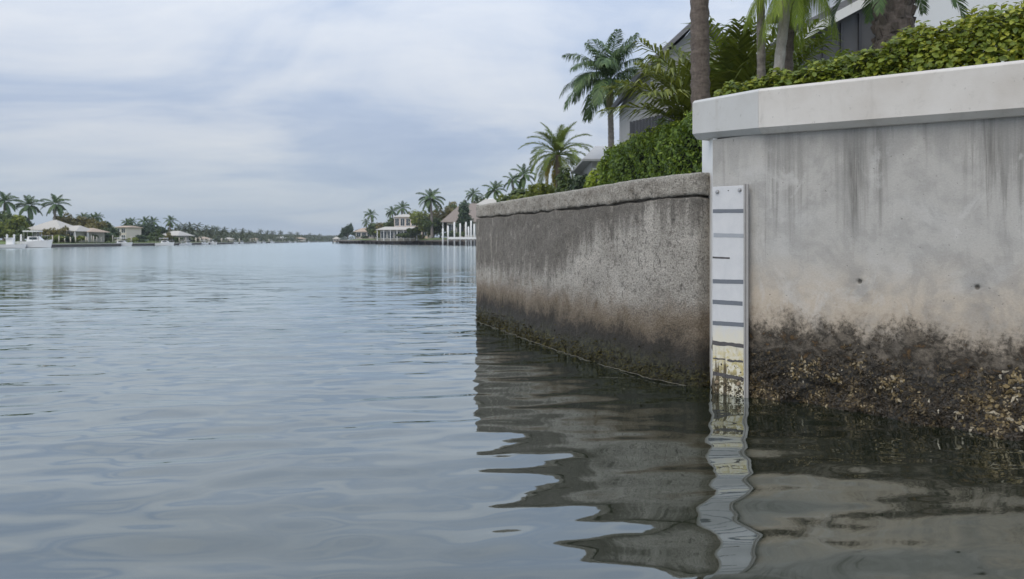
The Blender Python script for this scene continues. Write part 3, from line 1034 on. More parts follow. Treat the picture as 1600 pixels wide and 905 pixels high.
GT = gzv(1138, 291)
mb = MB()
mb.box(0, GW, -0.010, 0.0, -0.45, GT)
board = mb.build('board', M['gauge'], gauge)
bv = board.modifiers.new('bevel', 'BEVEL'); bv.width = 0.003; bv.segments = 2
mb = MB()
mb.box(GW + 0.001, GW + 0.012, -0.016, 0.052, -0.45, GT + 0.012)
mb.box(GW + 0.012, GW + 0.034, -0.006, 0.004, -0.45, GT + 0.010)
mb.build('side_channel', M['steel'], gauge)
MB().box(0.012, GW - 0.012, 0.001, 0.054, -0.45, GT - 0.03).build('backing_batten', M['steel'], gauge)
rng = random.Random(5)
for v, x0, x1, th, mat in [(330, 0.004, GW - 0.003, 0.031, 'stripe'), (368, 0.010, GW - 0.001, 0.032, 'stripe_pale'), (403, 0.002, GW * 0.56, 0.014, 'stripe_dark'),
                           (440, 0.003, GW - 0.004, 0.034, 'stripe'), (473, 0.002, GW - 0.010, 0.034, 'stripe'), (506, 0.002, GW - 0.001, 0.034, 'stripe'),
                           (538, 0.002, GW - 0.002, 0.030, 'stripe_dark'), (563, GW * 0.48, GW - 0.006, 0.018, 'stripe_dark'), (562, 0.004, GW * 0.42, 0.008, 'stripe_dark'), (588, 0.004, GW - 0.002, 0.030, 'stripe_dark')]:
    zc_ = gzv(1138, v)
    tilt = 0.010 if v == 588 else rng.uniform(-0.002, 0.004)
    n = 8
    vs = []
    for i in range(n + 1):
        x = x0 + (x1 - x0) * i / n
        tz = zc_ + tilt * (0.5 - i / n) * 2
        rag = 0.005 if v > 530 else 0.0008
        a, b = tz + th / 2 + rng.uniform(-rag, rag), tz - th / 2 + rng.uniform(-rag, rag)
        vs += [(x, -0.0115, b), (x, -0.0115, a), (x, -0.0095, b), (x, -0.0095, a)]
    fs = []
    for i in range(n):
        k = i * 4
        fs += [(k, k + 4, k + 5, k + 1), (k + 1, k + 5, k + 7, k + 3), (k + 2, k + 6, k + 4, k)]
    fs += [(0, 1, 3, 2), (n * 4 + 2, n * 4 + 3, n * 4 + 1, n * 4)]
    mob('band', vs, fs, M[mat], gauge)
for (u, v, foul) in [(1121, 300, 0), (1156, 297, 0), (1120, 597, 1), (1154, 600, 1)]:
    s_, z_ = wall_hit(u, v, 0.065)
    x = s_ - gs0
    b = MB()
    b.tube([(x, -0.010, z_), (x, -0.0135, z_)], 0.017, 14)
    bo = b.build('washer', M['fouled_bolt' if foul else 'steel'], gauge)
    b = MB()
    b.tube([(x, -0.0130, z_), (x, -0.027, z_), (x, -0.029, z_)], [0.0115, 0.0115, 0.009], 6)
    b.build('bolt', M['fouled_bolt' if foul else 'bolt'], gauge)
s_, z_ = wall_hit(1138, 298, 0.065)
MB().tube([(s_ - gs0, -0.010, z_), (s_ - gs0, -0.0112, z_)], 0.005, 10).build('screw_hole', M['dark'], gauge)
bar, baf = [], []
for _ in range(150):
    x = rng.choice([rng.uniform(0.005, GW - 0.005), rng.gauss(GW * 0.5, 0.02), rng.gauss(0.03, 0.02), rng.gauss(GW - 0.03, 0.02)])
    if not 0.004 < x < GW - 0.004: continue
    z = abs(rng.gauss(0, 0.10)) + 0.005
    mt = Matrix.Translation((x, -0.0105, z)) @ Matrix.Rotation(R(90), 4, 'X') @ Matrix.Rotation(rng.uniform(0, 6), 4, 'Z') @ Matrix.Scale(rng.uniform(0.005, 0.014), 4)
    v, f = SH[rng.randrange(6)]
    b = len(bar)
    bar += [tuple(mt @ Vector(p)) for p in v]
    baf += [tuple(i + b for i in q) for q in f]
tag(mob('barnacles', bar, baf, M['oyster'], gauge), kind='stuff')

# ------------------------------------------------------------------ plants: generators
def frond_geo(L, e0, droop, nl, ll, lw, fwd=0.55, hang=0.35, seed=0, rr=0.02, petiole=0.14, vee=0.25):
    """one feather palm frond along +X; leaflets on both sides"""
    r = random.Random(seed)
    n = 16
    pts, p, tang = [], Vector((0, 0, 0)), []
    for i in range(n + 1):
        t = i / n
        a = e0 - droop * t ** 1.25
        d = Vector((math.cos(a), 0.03 * math.sin(3 * t + seed), math.sin(a)))
        pts.append(p.copy())
        tang.append(d.normalized())
        p = p + d * (L / n)
    mb = MB()
    mb.tube(pts[::2] if n % 2 == 0 else pts, [rr * (1 - 0.85 * i / (n // 2)) for i in range(n // 2 + 1)], 4, False)
    vs, fs = mb.v, mb.f
    for i in range(nl):
        t = petiole + (1 - petiole) * (i + 0.5) / nl
        x = t * n
        k = min(int(x), n - 1)
        pos = pts[k].lerp(pts[min(k + 1, n)], x - k)
        T = tang[k]
        N = Vector((-T.z, 0, T.x))
        prof = (math.sin(math.pi * min(1.0, 0.10 + 0.86 * (t - petiole) / (1 - petiole)))) ** 0.6
        for sgn in (-1, 1):
            le = ll * prof * r.uniform(0.8, 1.12)
            d = (T * (fwd + 0.5 * t) * r.uniform(0.8, 1.2) + Vector((0, sgn, 0)) + N * (vee * r.uniform(0.3, 1.5))).normalized()
            d1 = (d + Vector((0, 0, -hang * 0.5 * r.uniform(0.5, 1.4)))).normalized()
            d2 = (d1 + Vector((0, 0, -hang * 1.6 * r.uniform(0.6, 1.4)))).normalized()
            wv_ = (T - d * T.dot(d)).normalized() * (lw * 0.5)
            m1 = pos + d1 * le * 0.5
            tip = m1 + d2 * le * 0.5
            b = len(vs)
            vs += [tuple(pos - wv_ * 0.5), tuple(pos + wv_ * 0.5), tuple(m1 + wv_), tuple(m1 - wv_), tuple(tip)]
            fs += [(b, b + 1, b + 2, b + 3), (b + 3, b + 2, b + 4)]
    return vs, fs


FROND_CACHE = {}


def frond_set(kind, leaf):
    """a few frond meshes from upright to drooping, shared by the palms of a kind"""
    if (kind, leaf) in FROND_CACHE:
        return FROND_CACHE[(kind, leaf)]
    spec = {   # length, leaflets, leaflet length, width, forward, hang, vee
        'plume': (2.75, 60, 0.85, 0.050, 0.7, 0.85, 0.3),
        'date': (2.5, 56, 0.50, 0.036, 0.8, 0.25, 0.45),
        'coco': (3.2, 42, 0.80, 0.105, 0.55, 0.8, 0.1),
        'weep': (2.6, 80, 0.95, 0.020, 0.5, 2.6, 0.1),
        'areca': (2.2, 40, 0.55, 0.040, 0.8, 0.5, 0.4),
    }[kind]
    L, nl_, ll, lw, fw, hg, ve = spec
    out = []
    tiers = {'plume': [(75, 40), (62, 70), (45, 95), (25, 100), (5, 85), (-20, 60)], 'date': [(80, 45), (62, 75), (45, 90), (28, 95), (8, 90), (-15, 75)],
             'coco': [(75, 50), (55, 80), (35, 90), (15, 90), (-5, 75), (-30, 55)], 'weep': [(70, 90), (50, 120), (30, 115), (5, 90), (-25, 60), (-50, 35)],
             'areca': [(85, 35), (78, 55), (70, 75), (62, 85), (50, 85), (38, 80)]}[kind]
    for i, (e, d) in enumerate(tiers):
        v, f = frond_geo(L * (0.85 if i == 0 else 1.0), R(e), R(d), nl_, ll, lw, fw, hg, i + 3, 0.022, 0.14, ve)
        out.append((v, f, make_mesh('frond', v, f, M[leaf])))
    FROND_CACHE[(kind, leaf)] = out
    return out


def frond_places(n, seed, spread=1.0):
    r = random.Random(seed)
    out = []
    for k in range(n):
        tier = min(5, int(6 * (k + 0.5) / n * spread))
        out.append((tier, k * 2.39996 + r.uniform(-0.25, 0.25), r.uniform(0.88, 1.10), r.uniform(-0.12, 0.12)))
    return out


def palm_trunk(mb, h, r0, r1, lean=(0, 0), rings=True, seed=0, bulge=0.0, step=0.12, n=14, rough=0.06):
    r = random.Random(seed)
    pts, rad = [], []
    m = max(6, int(h / step))
    for i in range(m + 1):
        t = i / m
        c = t * t
        pts.append((lean[0] * c, lean[1] * c, -0.15 + (h + 0.15) * t))
        q = r0 + (r1 - r0) * t + 0.35 * r0 * math.exp(-t * 14)
        q += bulge * math.exp(-((t - 0.93) / 0.05) ** 2)
        rad.append(q * (1 + (rough if i % 2 else -rough * 0.4) * (1 if rings else 0) + r.uniform(-rough, rough) * 0.4))
    mb.tube(pts, rad, n)
    return Vector((lean[0], lean[1], h))


def palm(name, label, base, h, r0, r1, kind, leaf, bark, nf=22, cs=1.0, lean=(0, 0), seed=0, group=None, merged=False, bulge=0.0, boots=0, shaft=0.0, dead=0, spread=1.0, rough=0.06):
    t = thing(name, label, 'palm tree', tuple(base), 0, group)
    mb = MB()
    top = palm_trunk(mb, h, r0, r1, lean, True, seed, bulge, rough=rough)
    tr = mb.build('trunk', M[bark], t, True)
    if boots:
        bm_ = MB()
        bm_.add([(-0.5, 0, 0), (0.5, 0, 0), (0.32, -0.45, 0.9), (-0.32, -0.45, 0.9), (0, 0.1, 1.2), (0, -0.28, 0.1)],
                [(0, 5, 3), (5, 1, 2), (5, 2, 3), (3, 2, 4), (0, 3, 4), (1, 4, 2)])
        bme = make_mesh('leaf_base', bm_.v, bm_.f, M[bark])
        r = random.Random(seed + 5)
        for k in range(boots):
            z = h - 1.75 + 1.65 * k / boots
            a = k * 2.39996
            q = r0 + (r1 - r0) * z / h
            dob('leaf_base', bme, tr, (math.sin(a) * q * 0.96, -math.cos(a) * q * 0.96, z), (r.uniform(-0.1, 0.25), 0, a), (0.13, 0.13, 0.15 * r.uniform(0.8, 1.2)))
    if shaft:
        b = MB()
        b.tube([top + Vector((0, 0, -shaft)), top + Vector((0, 0, -shaft * 0.55)), top + Vector((0, 0, 0.1))], [r1 * 1.12, r1 * 1.45, r1 * 0.8], 12)
        b.build('crownshaft', M['shaft'], t, True)
    fr = frond_set(kind, leaf)
    pl = frond_places(nf, seed, spread)
    if merged:
        vs, fs = [], []
        for tier, az, s, roll in pl:
            v, f, _ = fr[tier]
            mt = Matrix.Translation(top) @ Matrix.Rotation(az, 4, 'Z') @ Matrix.Rotation(roll, 4, 'X') @ Matrix.Scale(s * cs, 4)
            b = len(vs)
            vs += [tuple(mt @ Vector(p)) for p in v]
            fs += [tuple(i + b for i in q) for q in f]
        mob('crown', vs, fs, M[leaf], t)
    else:
        for tier, az, s, roll in pl:
            dob('frond', fr[tier][2], t, tuple(top), (roll, 0, az), (s * cs,) * 3)
    if dead:
        fd = frond_set(kind, 'palm_yellow')
        for k in range(dead):
            dob('dry_frond', fd[5][2], t, tuple(top - Vector((0, 0, 0.1))), (0, R(18), k * 2.1 + seed), (cs * 0.8,) * 3)
    return t


def leaf_cloud(lobes, n, size, seed, flat=0.5, shell=0.45):
    """leaf-sized faces through a crown made of ellipsoid lobes (cx, cy, cz, rx, ry, rz)"""
    g = np.random.RandomState(seed)
    lob = np.array(lobes, dtype=float)
    wts = lob[:, 3] * lob[:, 4] * lob[:, 5]
    wts = wts ** 0.8
    idx = g.choice(len(lob), n, p=wts / wts.sum())
    d = g.normal(size=(n, 3))
    d /= np.linalg.norm(d, axis=1)[:, None]
    rad = (shell + (1 - shell) * g.rand(n)) ** 0.7
    bumpy = 1 + 0.22 * np.sin(d[:, 0] * 5.1 + idx * 1.7) * np.sin(d[:, 1] * 4.7 + idx) + 0.15 * np.sin(d[:, 2] * 7.0 + idx * 2.3)
    c = lob[idx, :3] + d * (rad * bumpy)[:, None] * lob[idx, 3:]
    nrm = d + g.normal(size=(n, 3)) * 0.7 + np.array([0, 0, flat])
    nrm /= np.linalg.norm(nrm, axis=1)[:, None]
    a = np.cross(nrm, g.normal(size=(n, 3)))
    a /= np.linalg.norm(a, axis=1)[:, None]
    b = np.cross(nrm, a)
    s = size * g.uniform(0.6, 1.35, n)[:, None]
    V = np.stack([c - a * s, c - b * s * 0.55 + nrm * s * 0.12, c + a * s, c + b * s * 0.55 + nrm * s * 0.12], 1).reshape(-1, 3)
    Q = np.arange(n * 4).reshape(-1, 4)
    return V, Q


def tree(name, label, base, h, rw, leaf, n=1600, size=0.28, seed=0, group=None, lobes=9, cat='tree', trunk_h=0.35, rd=None, low=0.25):
    """broadleaf tree or bush: tapered trunk with limbs, crown of leaf faces"""
    r = random.Random(seed)
    t = thing(name, label, cat, tuple(base), 0, group)
    rd = rd or rw
    lb = []
    for k in range(lobes):
        a = k * 2.4 + r.uniform(-0.4, 0.4)
        q = math.sqrt((k + 0.3) / lobes) * 0.68
        z = h * (low + (0.80 - low) * r.uniform(0.2, 1.0) * (1 - 0.45 * q * q) + 0.05)
        sz = r.uniform(0.28, 0.46)
        lb.append((math.cos(a) * q * rw, math.sin(a) * q * rd, z, sz * rw, sz * rd, min(h - z, max(h * 0.12, r.uniform(0.14, 0.24) * h))))
    mb = MB()
    th = h * trunk_h
    r0 = max(0.06, h * 0.022)
    mb.tube([(0, 0, -0.2), (0.02 * h, 0, th * 0.5), (0, 0.02 * h, th)], [r0 * 1.3, r0, r0 * 0.8], 8)
    for k in range(4):
        e = lb[(k * 2) % len(lb)]
        mb.tube([(0, 0.02 * h, th * 0.95), (e[0] * 0.5, e[1] * 0.5, (th + e[2]) * 0.55), e[:3]], [r0 * 0.7, r0 * 0.45, r0 * 0.15], 6)
    mb.build('trunk', M['trunk'], t, True)
    V, Q = leaf_cloud(lb, n, size, seed)
    mob('crown', V, Q, M[leaf], t)
    return t


def gz_right(x, y):
    """rough height of the right bank lawn"""
    return 2.5


# ------------------------------------------------------------------ clipped hedge behind the low wall
hp0, hp1 = P(938, 262, 18.1), P(1092, 262, 12.4)
hp1 = hp1 + (hp1 - hp0) * 0.25
hd = Vector((hp1.x - hp0.x, hp1.y - hp0.y, 0))
hl = hd.length
hd.normalize()
hn = Vector((-hd.y, hd.x, 0))
if hn.x < 0: hn = -hn
hedge = thing('clipped_hedge', 'dense clipped dark green hedge standing behind the low seawall', 'hedge', (hp0.x, hp0.y, 2.0), math.atan2(hd.y, hd.x))
g = np.random.RandomState(17)


def hedge_leaves(n, size, only_top):
    u = g.rand(n) * hl
    which = g.rand(n)
    depth = g.rand(n) ** 2.2 * 0.28
    dep = 0.9
    H = 1.33
    y = np.where(which < 0.55, depth, g.rand(n) * dep)
    z = np.where(which < 0.55, g.rand(n) * H, H - depth)
    if only_top:
        z = H - depth * 0.35 + g.rand(n) * 0.10
        y = g.rand(n) * dep
    nx = np.zeros(n); ny = np.where(which < 0.55, -1.0, 0.0); nz = np.where(which < 0.55, 0.35, 1.0)
    endc = g.rand(n) < 0.12
    if not only_top:
        u = np.where(endc, depth, u); y = np.where(endc, g.rand(n) * dep, y); z = np.where(endc, g.rand(n) * H, z)
    rnd = 0.12 * np.sin(u * 3.1) * np.sin(z * 4.2 + u) + 0.08 * np.sin(u * 7.3 + z * 9.1) + 0.05 * np.sin(u * 15 + z * 13)
    y = y - rnd * np.where(which < 0.55, 1, 0)
    z = z + rnd * np.where(which < 0.55, 0, 0.8)
    top_round = np.clip((z - (H - 0.25)) / 0.25, 0, 1)
    y = y + top_round * 0.10
    side = 1 if (Vector((-math.sin(math.atan2(hd.y, hd.x)), math.cos(math.atan2(hd.y, hd.x)), 0)).dot(hn) > 0) else -1
    c = np.stack([u, y * side, z + 0.02], 1)
    nr = np.stack([nx, ny * side, nz], 1) + g.normal(size=(n, 3)) * 0.55
    nr /= np.linalg.norm(nr, axis=1)[:, None]
    a = np.cross(nr, g.normal(size=(n, 3))); a /= np.linalg.norm(a, axis=1)[:, None]
    b = np.cross(nr, a)
    s = size * g.uniform(0.6, 1.4, n)[:, None]
    V = np.stack([c - a * s, c - b * s * 0.5 + nr * s * 0.15, c + a * s, c + b * s * 0.5 + nr * s * 0.15], 1).reshape(-1, 3)
    return V, np.arange(n * 4).reshape(-1, 4), side


V, Q, hs_ = hedge_leaves(26000, 0.040, False)
tag(mob('foliage', V, Q, M['hedge'], hedge), kind='stuff')
V, Q, hs_ = hedge_leaves(3200, 0.034, True)
tag(mob('new_growth', V, Q, M['hedge_new'], hedge), 'yellow green new shoots along the clipped top', kind='stuff')
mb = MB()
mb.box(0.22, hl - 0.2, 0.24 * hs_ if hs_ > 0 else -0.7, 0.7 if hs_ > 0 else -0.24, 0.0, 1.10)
mb.build('dark_core', plain('hedge_core', (0.012, 0.016, 0.008), 0.95, 0.4, 8), hedge)  # solid near-black box filling the hedge behind its leaves
r = random.Random(2)
for k in range(9):
    b = MB()
    x = 0.3 + (hl - 0.6) * k / 8
    b.tube([(x, 0.42 * hs_, -0.55), (x + r.uniform(-.05, .05), 0.42 * hs_, 0.5)], [0.035, 0.02], 6)
    b.build('stem', M['twig'], hedge)

# ------------------------------------------------------------------ leafy shrub hedge on the terrace behind the tall wall
s_shrub0, _ = wall_hit(1178, 130, -0.5)
HOFF = -0.62
prof_px = [(1100, 148), (1140, 138), (1178, 130), (1215, 116), (1260, 104), (1330, 88), (1395, 68), (1440, 48), (1480, 36), (1530, 20), (1600, 4), (1700, -20)]
prof = []
for u, v in prof_px:
    s_, z_ = wall_hit(u, v, HOFF)
    prof.append((s_, z_))


def shrub_top(s):
    if s <= prof[0][0]: return prof[0][1]
    for (a, za), (b, zb) in zip(prof, prof[1:]):
        if s <= b:
            return za + (zb - za) * (s - a) / (b - a)
    return prof[-1][1]


def leaf_mesh(seed, mat):
    r = random.Random(seed)
    n = 4
    vs = []
    for i in range(n + 1):
        t = i / n
        wdt = 0.34 * math.sin(math.pi * min(1, t * 0.92 + 0.04)) ** 0.8
        zz = -0.18 * t * t + 0.04 * r.uniform(-1, 1)
        vs += [(t, -wdt * r.uniform(0.85, 1.1), zz + 0.10 * wdt * 2), (t, 0, zz), (t, wdt * r.uniform(0.85, 1.1), zz + 0.10 * wdt * 2)]
    fs = []
    for i in range(n):
        k = i * 3
        fs += [(k, k + 3, k + 4, k + 1), (k + 1, k + 4, k + 5, k + 2)]
    return vs, fs


shrub = thing('leafy_hedge', 'bright green broad leaved hedge growing over the pale cap of the tall seawall', 'hedge', (WA.x, WA.y, 2.22))
LG = [leaf_mesh(i, None) for i in range(4)]
LGn = [np.array(v) for v, f in LG]
LGf = LG[0][1]
LGM = [make_mesh('leaf', v, f, M['broad_one']) for v, f in LG]
rng = random.Random(23)
lv, lf, cand = [], [], []
SB = -2.22
s_hi = 4.6
for k in range(30000):
    s = s_shrub0 - 0.35 + rng.random() * (s_hi - s_shrub0)
    top = shrub_top(s) + 0.07 * fbm(s * 4, 1, 81.0, 3) + 0.05 * fbm(s * 15, 1, 82.0, 2)
    base_z = 2.28
    hh = max(0.10, top - base_z)
    q = rng.random() ** 0.6
    z = base_z + hh * q
    front_off = -0.40 - 0.35 * (q ** 1.5) * (hh / 0.5) * 0.35
    dep = rng.random() ** 1.5 * 0.62
    off = front_off - dep + 0.06 * fbm(s * 6, z * 6, 83.0, 2)
    # rounded top: less foliage at the back of the very top
    c = WD * s + WN * off + Vector((0, 0, z + SB))
    outw = (WN * (1.0 - q * 0.5) + Vector((0, 0, 0.25 + q * 0.9)) + Vector((rng.gauss(0, .45), rng.gauss(0, .45), rng.gauss(0, .35)))).normalized()
    tdir = Vector((rng.gauss(0, 1), rng.gauss(0, 1), rng.gauss(-0.25, 0.8)))
    tdir = (tdir - outw * tdir.dot(outw)).normalized()
    side = outw.cross(tdir)
    size = rng.uniform(0.026, 0.062)
    mt = Matrix(((tdir.x, side.x, outw.x, c.x), (tdir.y, side.y, outw.y, c.y), (tdir.z, side.z, outw.z, c.z), (0, 0, 0, 1))) @ Matrix.Scale(size, 4)
    Yw = WA.y + c.y
    uu = CX + F * (WA.x + c.x) / Yw
    if dep < 0.05 and z > 2.42 and uu < 1600 and len(cand) < 300 and size > 0.045 and rng.random() < 0.8:
        cand.append((mt, rng.randrange(4)))
        continue
    v = LGn[rng.randrange(4)]
    m3 = np.array(mt)
    b = len(lv) * 15
    lv.append(v @ m3[:3, :3].T + m3[:3, 3])
    lf += [tuple(i + b for i in q_) for q_ in LGf]
tag(mob('foliage', np.concatenate(lv), lf, M['broad'], shrub), kind='stuff')
for mt, k in cand:
    o = bpy.data.objects.new('leaf', LGM[k])
    o.matrix_local = mt
    link(o, shrub)
for k in range(34):
    s = s_shrub0 + (s_hi - s_shrub0) * (k + rng.random()) / 34 * 0.95
    top = shrub_top(s)
    a = WD * s + WN * -0.75
    b = MB()
    b.tube([a, a + WD * rng.uniform(-.1, .1) + WN * 0.05 + Vector((0, 0, (top - 2.22) * 0.55)), a + WD * rng.uniform(-.2, .2) + WN * rng.uniform(0, .2) + Vector((0, 0, top - 2.22))], [0.012, 0.008, 0.004], 5)
    b.build('branch', M['twig'], shrub)
for k in range(14):   # taller shoots standing clear of the clipped line
    s, z_ = wall_hit(1400 + 14 * k + rng.uniform(-4, 4), 60, -0.7)
    top = shrub_top(s) + rng.uniform(0.03, 0.13)
    a = WD * s + WN * -0.8
    b = MB()
    tip = a + WD * rng.uniform(-.06, .06) + Vector((0, 0, top - 2.22))
    b.tube([a + Vector((0, 0, 0.25)), tip], [0.006, 0.003], 5)
    b.build('shoot', M['twig'], shrub)
    for j in range(6):
        o = bpy.data.objects.new('leaf', LGM[j % 4])
        o.matrix_local = Matrix.Translation(tip - Vector((0, 0, 0.018 * j))) @ Matrix.Rotation(j * 2.4, 4, 'Z') @ Matrix.Rotation(R(-35), 4, 'Y') @ Matrix.Scale(rng.uniform(0.05, 0.075), 4)
        link(o, shrub)

# ------------------------------------------------------------------ palms of the right bank
def at_u(u, Y, z):
    return Vector(((u - CX) / F * Y, Y, z))


def zv(v, Y):
    return HC + (HZ - v) / F * Y


Y_ = 44
palm('palm_tree', 'tall slender palm with a feathery dark green crown on a smooth grey trunk', at_u(956, Y_, 2.5), zv(128, Y_) - 2.5, 0.20, 0.15, 'plume', 'palm_dark', 'bark_grey', 30, 1.24, (-0.12, 0), 4, shaft=1.6, spread=0.86)
Y_ = 55
palm('palm_tree', 'stocky palm with a fountain of stiff yellowish green arching fronds', at_u(874, Y_, 2.5), zv(243, Y_) - 2.5, 0.24, 0.19, 'date', 'palm_green', 'bark_tan', 38, 1.2, (-0.1, 0), 8, dead=5, spread=1.0)
Y_ = 13.5
palm('palm_tree', 'thick rough brown palm trunk rising behind the corner of the tall seawall cap', at_u(1095, Y_, 2.3), 8.2, 0.165, 0.15, 'plume', 'palm_green', 'bark_brown', 20, 0.95, (-0.15, 0), 12, rough=0.075)
Y_ = 13.0
palm('palm_tree', 'slim grey palm trunk beside the bright green weeping palm', at_u(1190, Y_, 2.4), 5.2, 0.075, 0.06, 'areca', 'palm_green', 'bark_grey', 14, 0.9, (-0.05, 0), 14)
Y_ = 12.2
palm('palm_tree', 'bright green weeping palm with pale trunk above the leafy hedge', at_u(1209, Y_, 2.4), zv(-42, Y_) - 2.4, 0.085, 0.075, 'weep', 'palm_bright', 'bark_pale', 26, 0.46, (0.25, -0.1), 16, spread=1.0)
Y_ = 12.6
palm('palm_tree', 'dark brown fibrous palm trunk close beside the pale trunk of the weeping palm', at_u(1225, Y_, 2.4), zv(-160, Y_) - 2.4, 0.10, 0.09, 'weep', 'palm_bright', 'bark_brown', 16, 0.5, (0.25, 0.0), 18, rough=0.14)
Y_ = 11.5
palm('palm_tree', 'massive dark palm trunk studded with old leaf bases beside the white house wall', at_u(1397, Y_, 2.4), zv(-62, Y_) - 2.4, 0.27, 0.25, 'date', 'palm_dark', 'bark_brown', 24, 0.55, (0, 0), 20, boots=70, rough=0.10)


def clump(name, label, base, n, kind, leaf, cs, seed, tmin=0, tmax=5, group=None):
    t = thing(name, label, 'palm', tuple(base), 0, group)
    fr = frond_set(kind, leaf)
    r = random.Random(seed)
    for k in range(n):
        tier = r.randint(tmin, tmax)
        a = k * 2.39996 + r.uniform(-.3, .3)
        rad = r.uniform(0.02, 0.22)
        dob('frond', fr[tier][2], t, (math.cos(a) * rad, math.sin(a) * rad, 0), (r.uniform(-.15, .15), 0, a), (cs * r.uniform(0.75, 1.1),) * 3)
    b = MB()
    for k in range(5):
        a = k * 1.26
        b.tube([(math.cos(a) * .12, math.sin(a) * .12, -0.3), (math.cos(a) * .18, math.sin(a) * .18, 0.35)], [0.05, 0.035], 6)
    b.build('stems', M['bark_tan'], t)
    return t


clump('clumping_palm', 'bushy yellow green clumping palm right of the thick brown trunk', at_u(1138, 15.5, 2.5), 34, 'areca', 'palm_under', 1.50, 31, 0, 3)
clump('clumping_palm', 'upright green clumping palm against the slim grey trunk', at_u(1170, 16.5, 2.5), 34, 'areca', 'palm_green', 1.62, 32, 0, 2)
clump('clumping_palm', 'dark arching clumping palm in front of the grey gabled house', at_u(1064, 25, 2.6), 28, 'areca', 'palm_dark', 1.25, 34, 0, 4)
clump('clumping_palm', 'loose drooping clumping palm at the left corner of the gabled house', at_u(1044, 26, 2.6), 22, 'areca', 'palm_grey', 0.95, 35, 0, 4)
clump('clumping_palm', 'short dark clumping palm hiding the slatted screen fence', at_u(1018, 23.5, 2.6), 20, 'areca', 'palm_dark', 0.80, 40, 0, 3)
clump('clumping_palm', 'grey green clumping palm touching the thick brown trunk', at_u(1086, 22, 2.6), 24, 'areca', 'palm_under', 1.25, 36, 0, 3)
tree('shrub', 'dark rounded shrub between the palms behind the tall seawall', at_u(1160, 16.5, 2.4), 2.4, 1.3, 'tree_green', 2600, 0.075, 37, None, 8, 'shrub', 0.3, low=0.15)
tree('shrub', 'low yellow green shrub peeping over the tall seawall cap corner', at_u(1140, 10.2, 2.3), 1.0, 0.6, 'hedge_new', 1700, 0.045, 38, None, 7, 'shrub', 0.3, low=0.1)
tree('shrub', 'olive green shrub in front of the dark screened porch', at_u(1290, 14.5, 2.5), 1.75, 1.3, 'tree_green', 2200, 0.07, 39, None, 8, 'shrub', 0.3, low=0.1)

# ------------------------------------------------------------------ houses of the right bank
def extrude_xz(mb, poly, y0, y1):
    n = len(poly)
    vs = [(x, y0, z) for x, z in poly] + [(x, y1, z) for x, z in poly]
    fs = [tuple(range(n)), tuple(range(2 * n - 1, n - 1, -1))] + [(i, n + i, n + (i + 1) % n, (i + 1) % n) for i in range(n)]
    mb.add(vs, fs)
    return mb


def slab(mb, x0, z0, x1, z1, th, y0, y1):
    """sloping roof slab seen from its gable end"""
    d = Vector((x1 - x0, z1 - z0)).normalized()
    nx_, nz_ = -d.y * th, d.x * th
    if nz_ < 0: nx_, nz_ = -nx_, -nz_
    return extrude_xz(mb, [(x0, z0), (x1, z1), (x1 + nx_, z1 + nz_), (x0 + nx_, z0 + nz_)], y0, y1)


def window(parent, x0, x1, z0, z1, y, fr=0.07, bars=1):
    """framed window on a wall that faces -Y"""
    mb = MB()
    mb.box(x0, x1, y - 0.05, y - 0.002, z0, z0 + fr).box(x0, x1, y - 0.05, y - 0.002, z1 - fr, z1)
    mb.box(x0, x0 + fr, y - 0.05, y - 0.002, z0 + fr, z1 - fr).box(x1 - fr, x1, y - 0.05, y - 0.002, z0 + fr, z1 - fr)
    for k in range(bars):
        xm = x0 + (x1 - x0) * (k + 1) / (bars + 1)
        mb.box(xm - fr / 3, xm + fr / 3, y - 0.045, y - 0.002, z0 + fr, z1 - fr)
    wd = mb.build('window', M['white'], parent)
    MB().box(x0 + fr, x1 - fr, y - 0.02, y - 0.004, z0 + fr, z1 - fr).build('pane', M['glass'], wd)
    return wd


# gabled house behind the palms
Yh = 30.0
ho = thing('gabled_house', 'grey house with a steep grey gable roof behind the palms', 'house', (at_u(1012, Yh, 0).x, Yh, 2.5))
ez, rz_ = zv(106, Yh) - 2.5, zv(34, Yh) - 2.5
rx = at_u(1090, Yh, 0).x - at_u(1012, Yh, 0).x
Wd = 2 * rx
mb = MB()
extrude_xz(mb, [(0.15, -0.3), (Wd - 0.15, -0.3), (Wd - 0.15, ez + 0.05), (rx, rz_ - 0.15), (0.15, ez + 0.05)], 0, 9)
mb.build('wall', M['stucco_grey'], ho)
mb = MB()
slab(mb, -0.35, ez - 0.35 * (rz_ - ez) / rx, rx, rz_, 0.16, -0.35, 9.3)
mb.build('roof_slope', M['roof_grey'], ho)
mb = MB()
slab(mb, Wd + 0.35, ez - 0.35 * (rz_ - ez) / rx, rx + 0.02, rz_, 0.16, -0.35, 9.3)
mb.build('roof_slope', M['roof_grey'], ho)
window(ho, 1.2, 2.4, 2.2, 3.6, 0.0, 0.08, 1)
window(ho, 3.2, 4.4, 2.2, 3.6, 0.0, 0.08, 1)

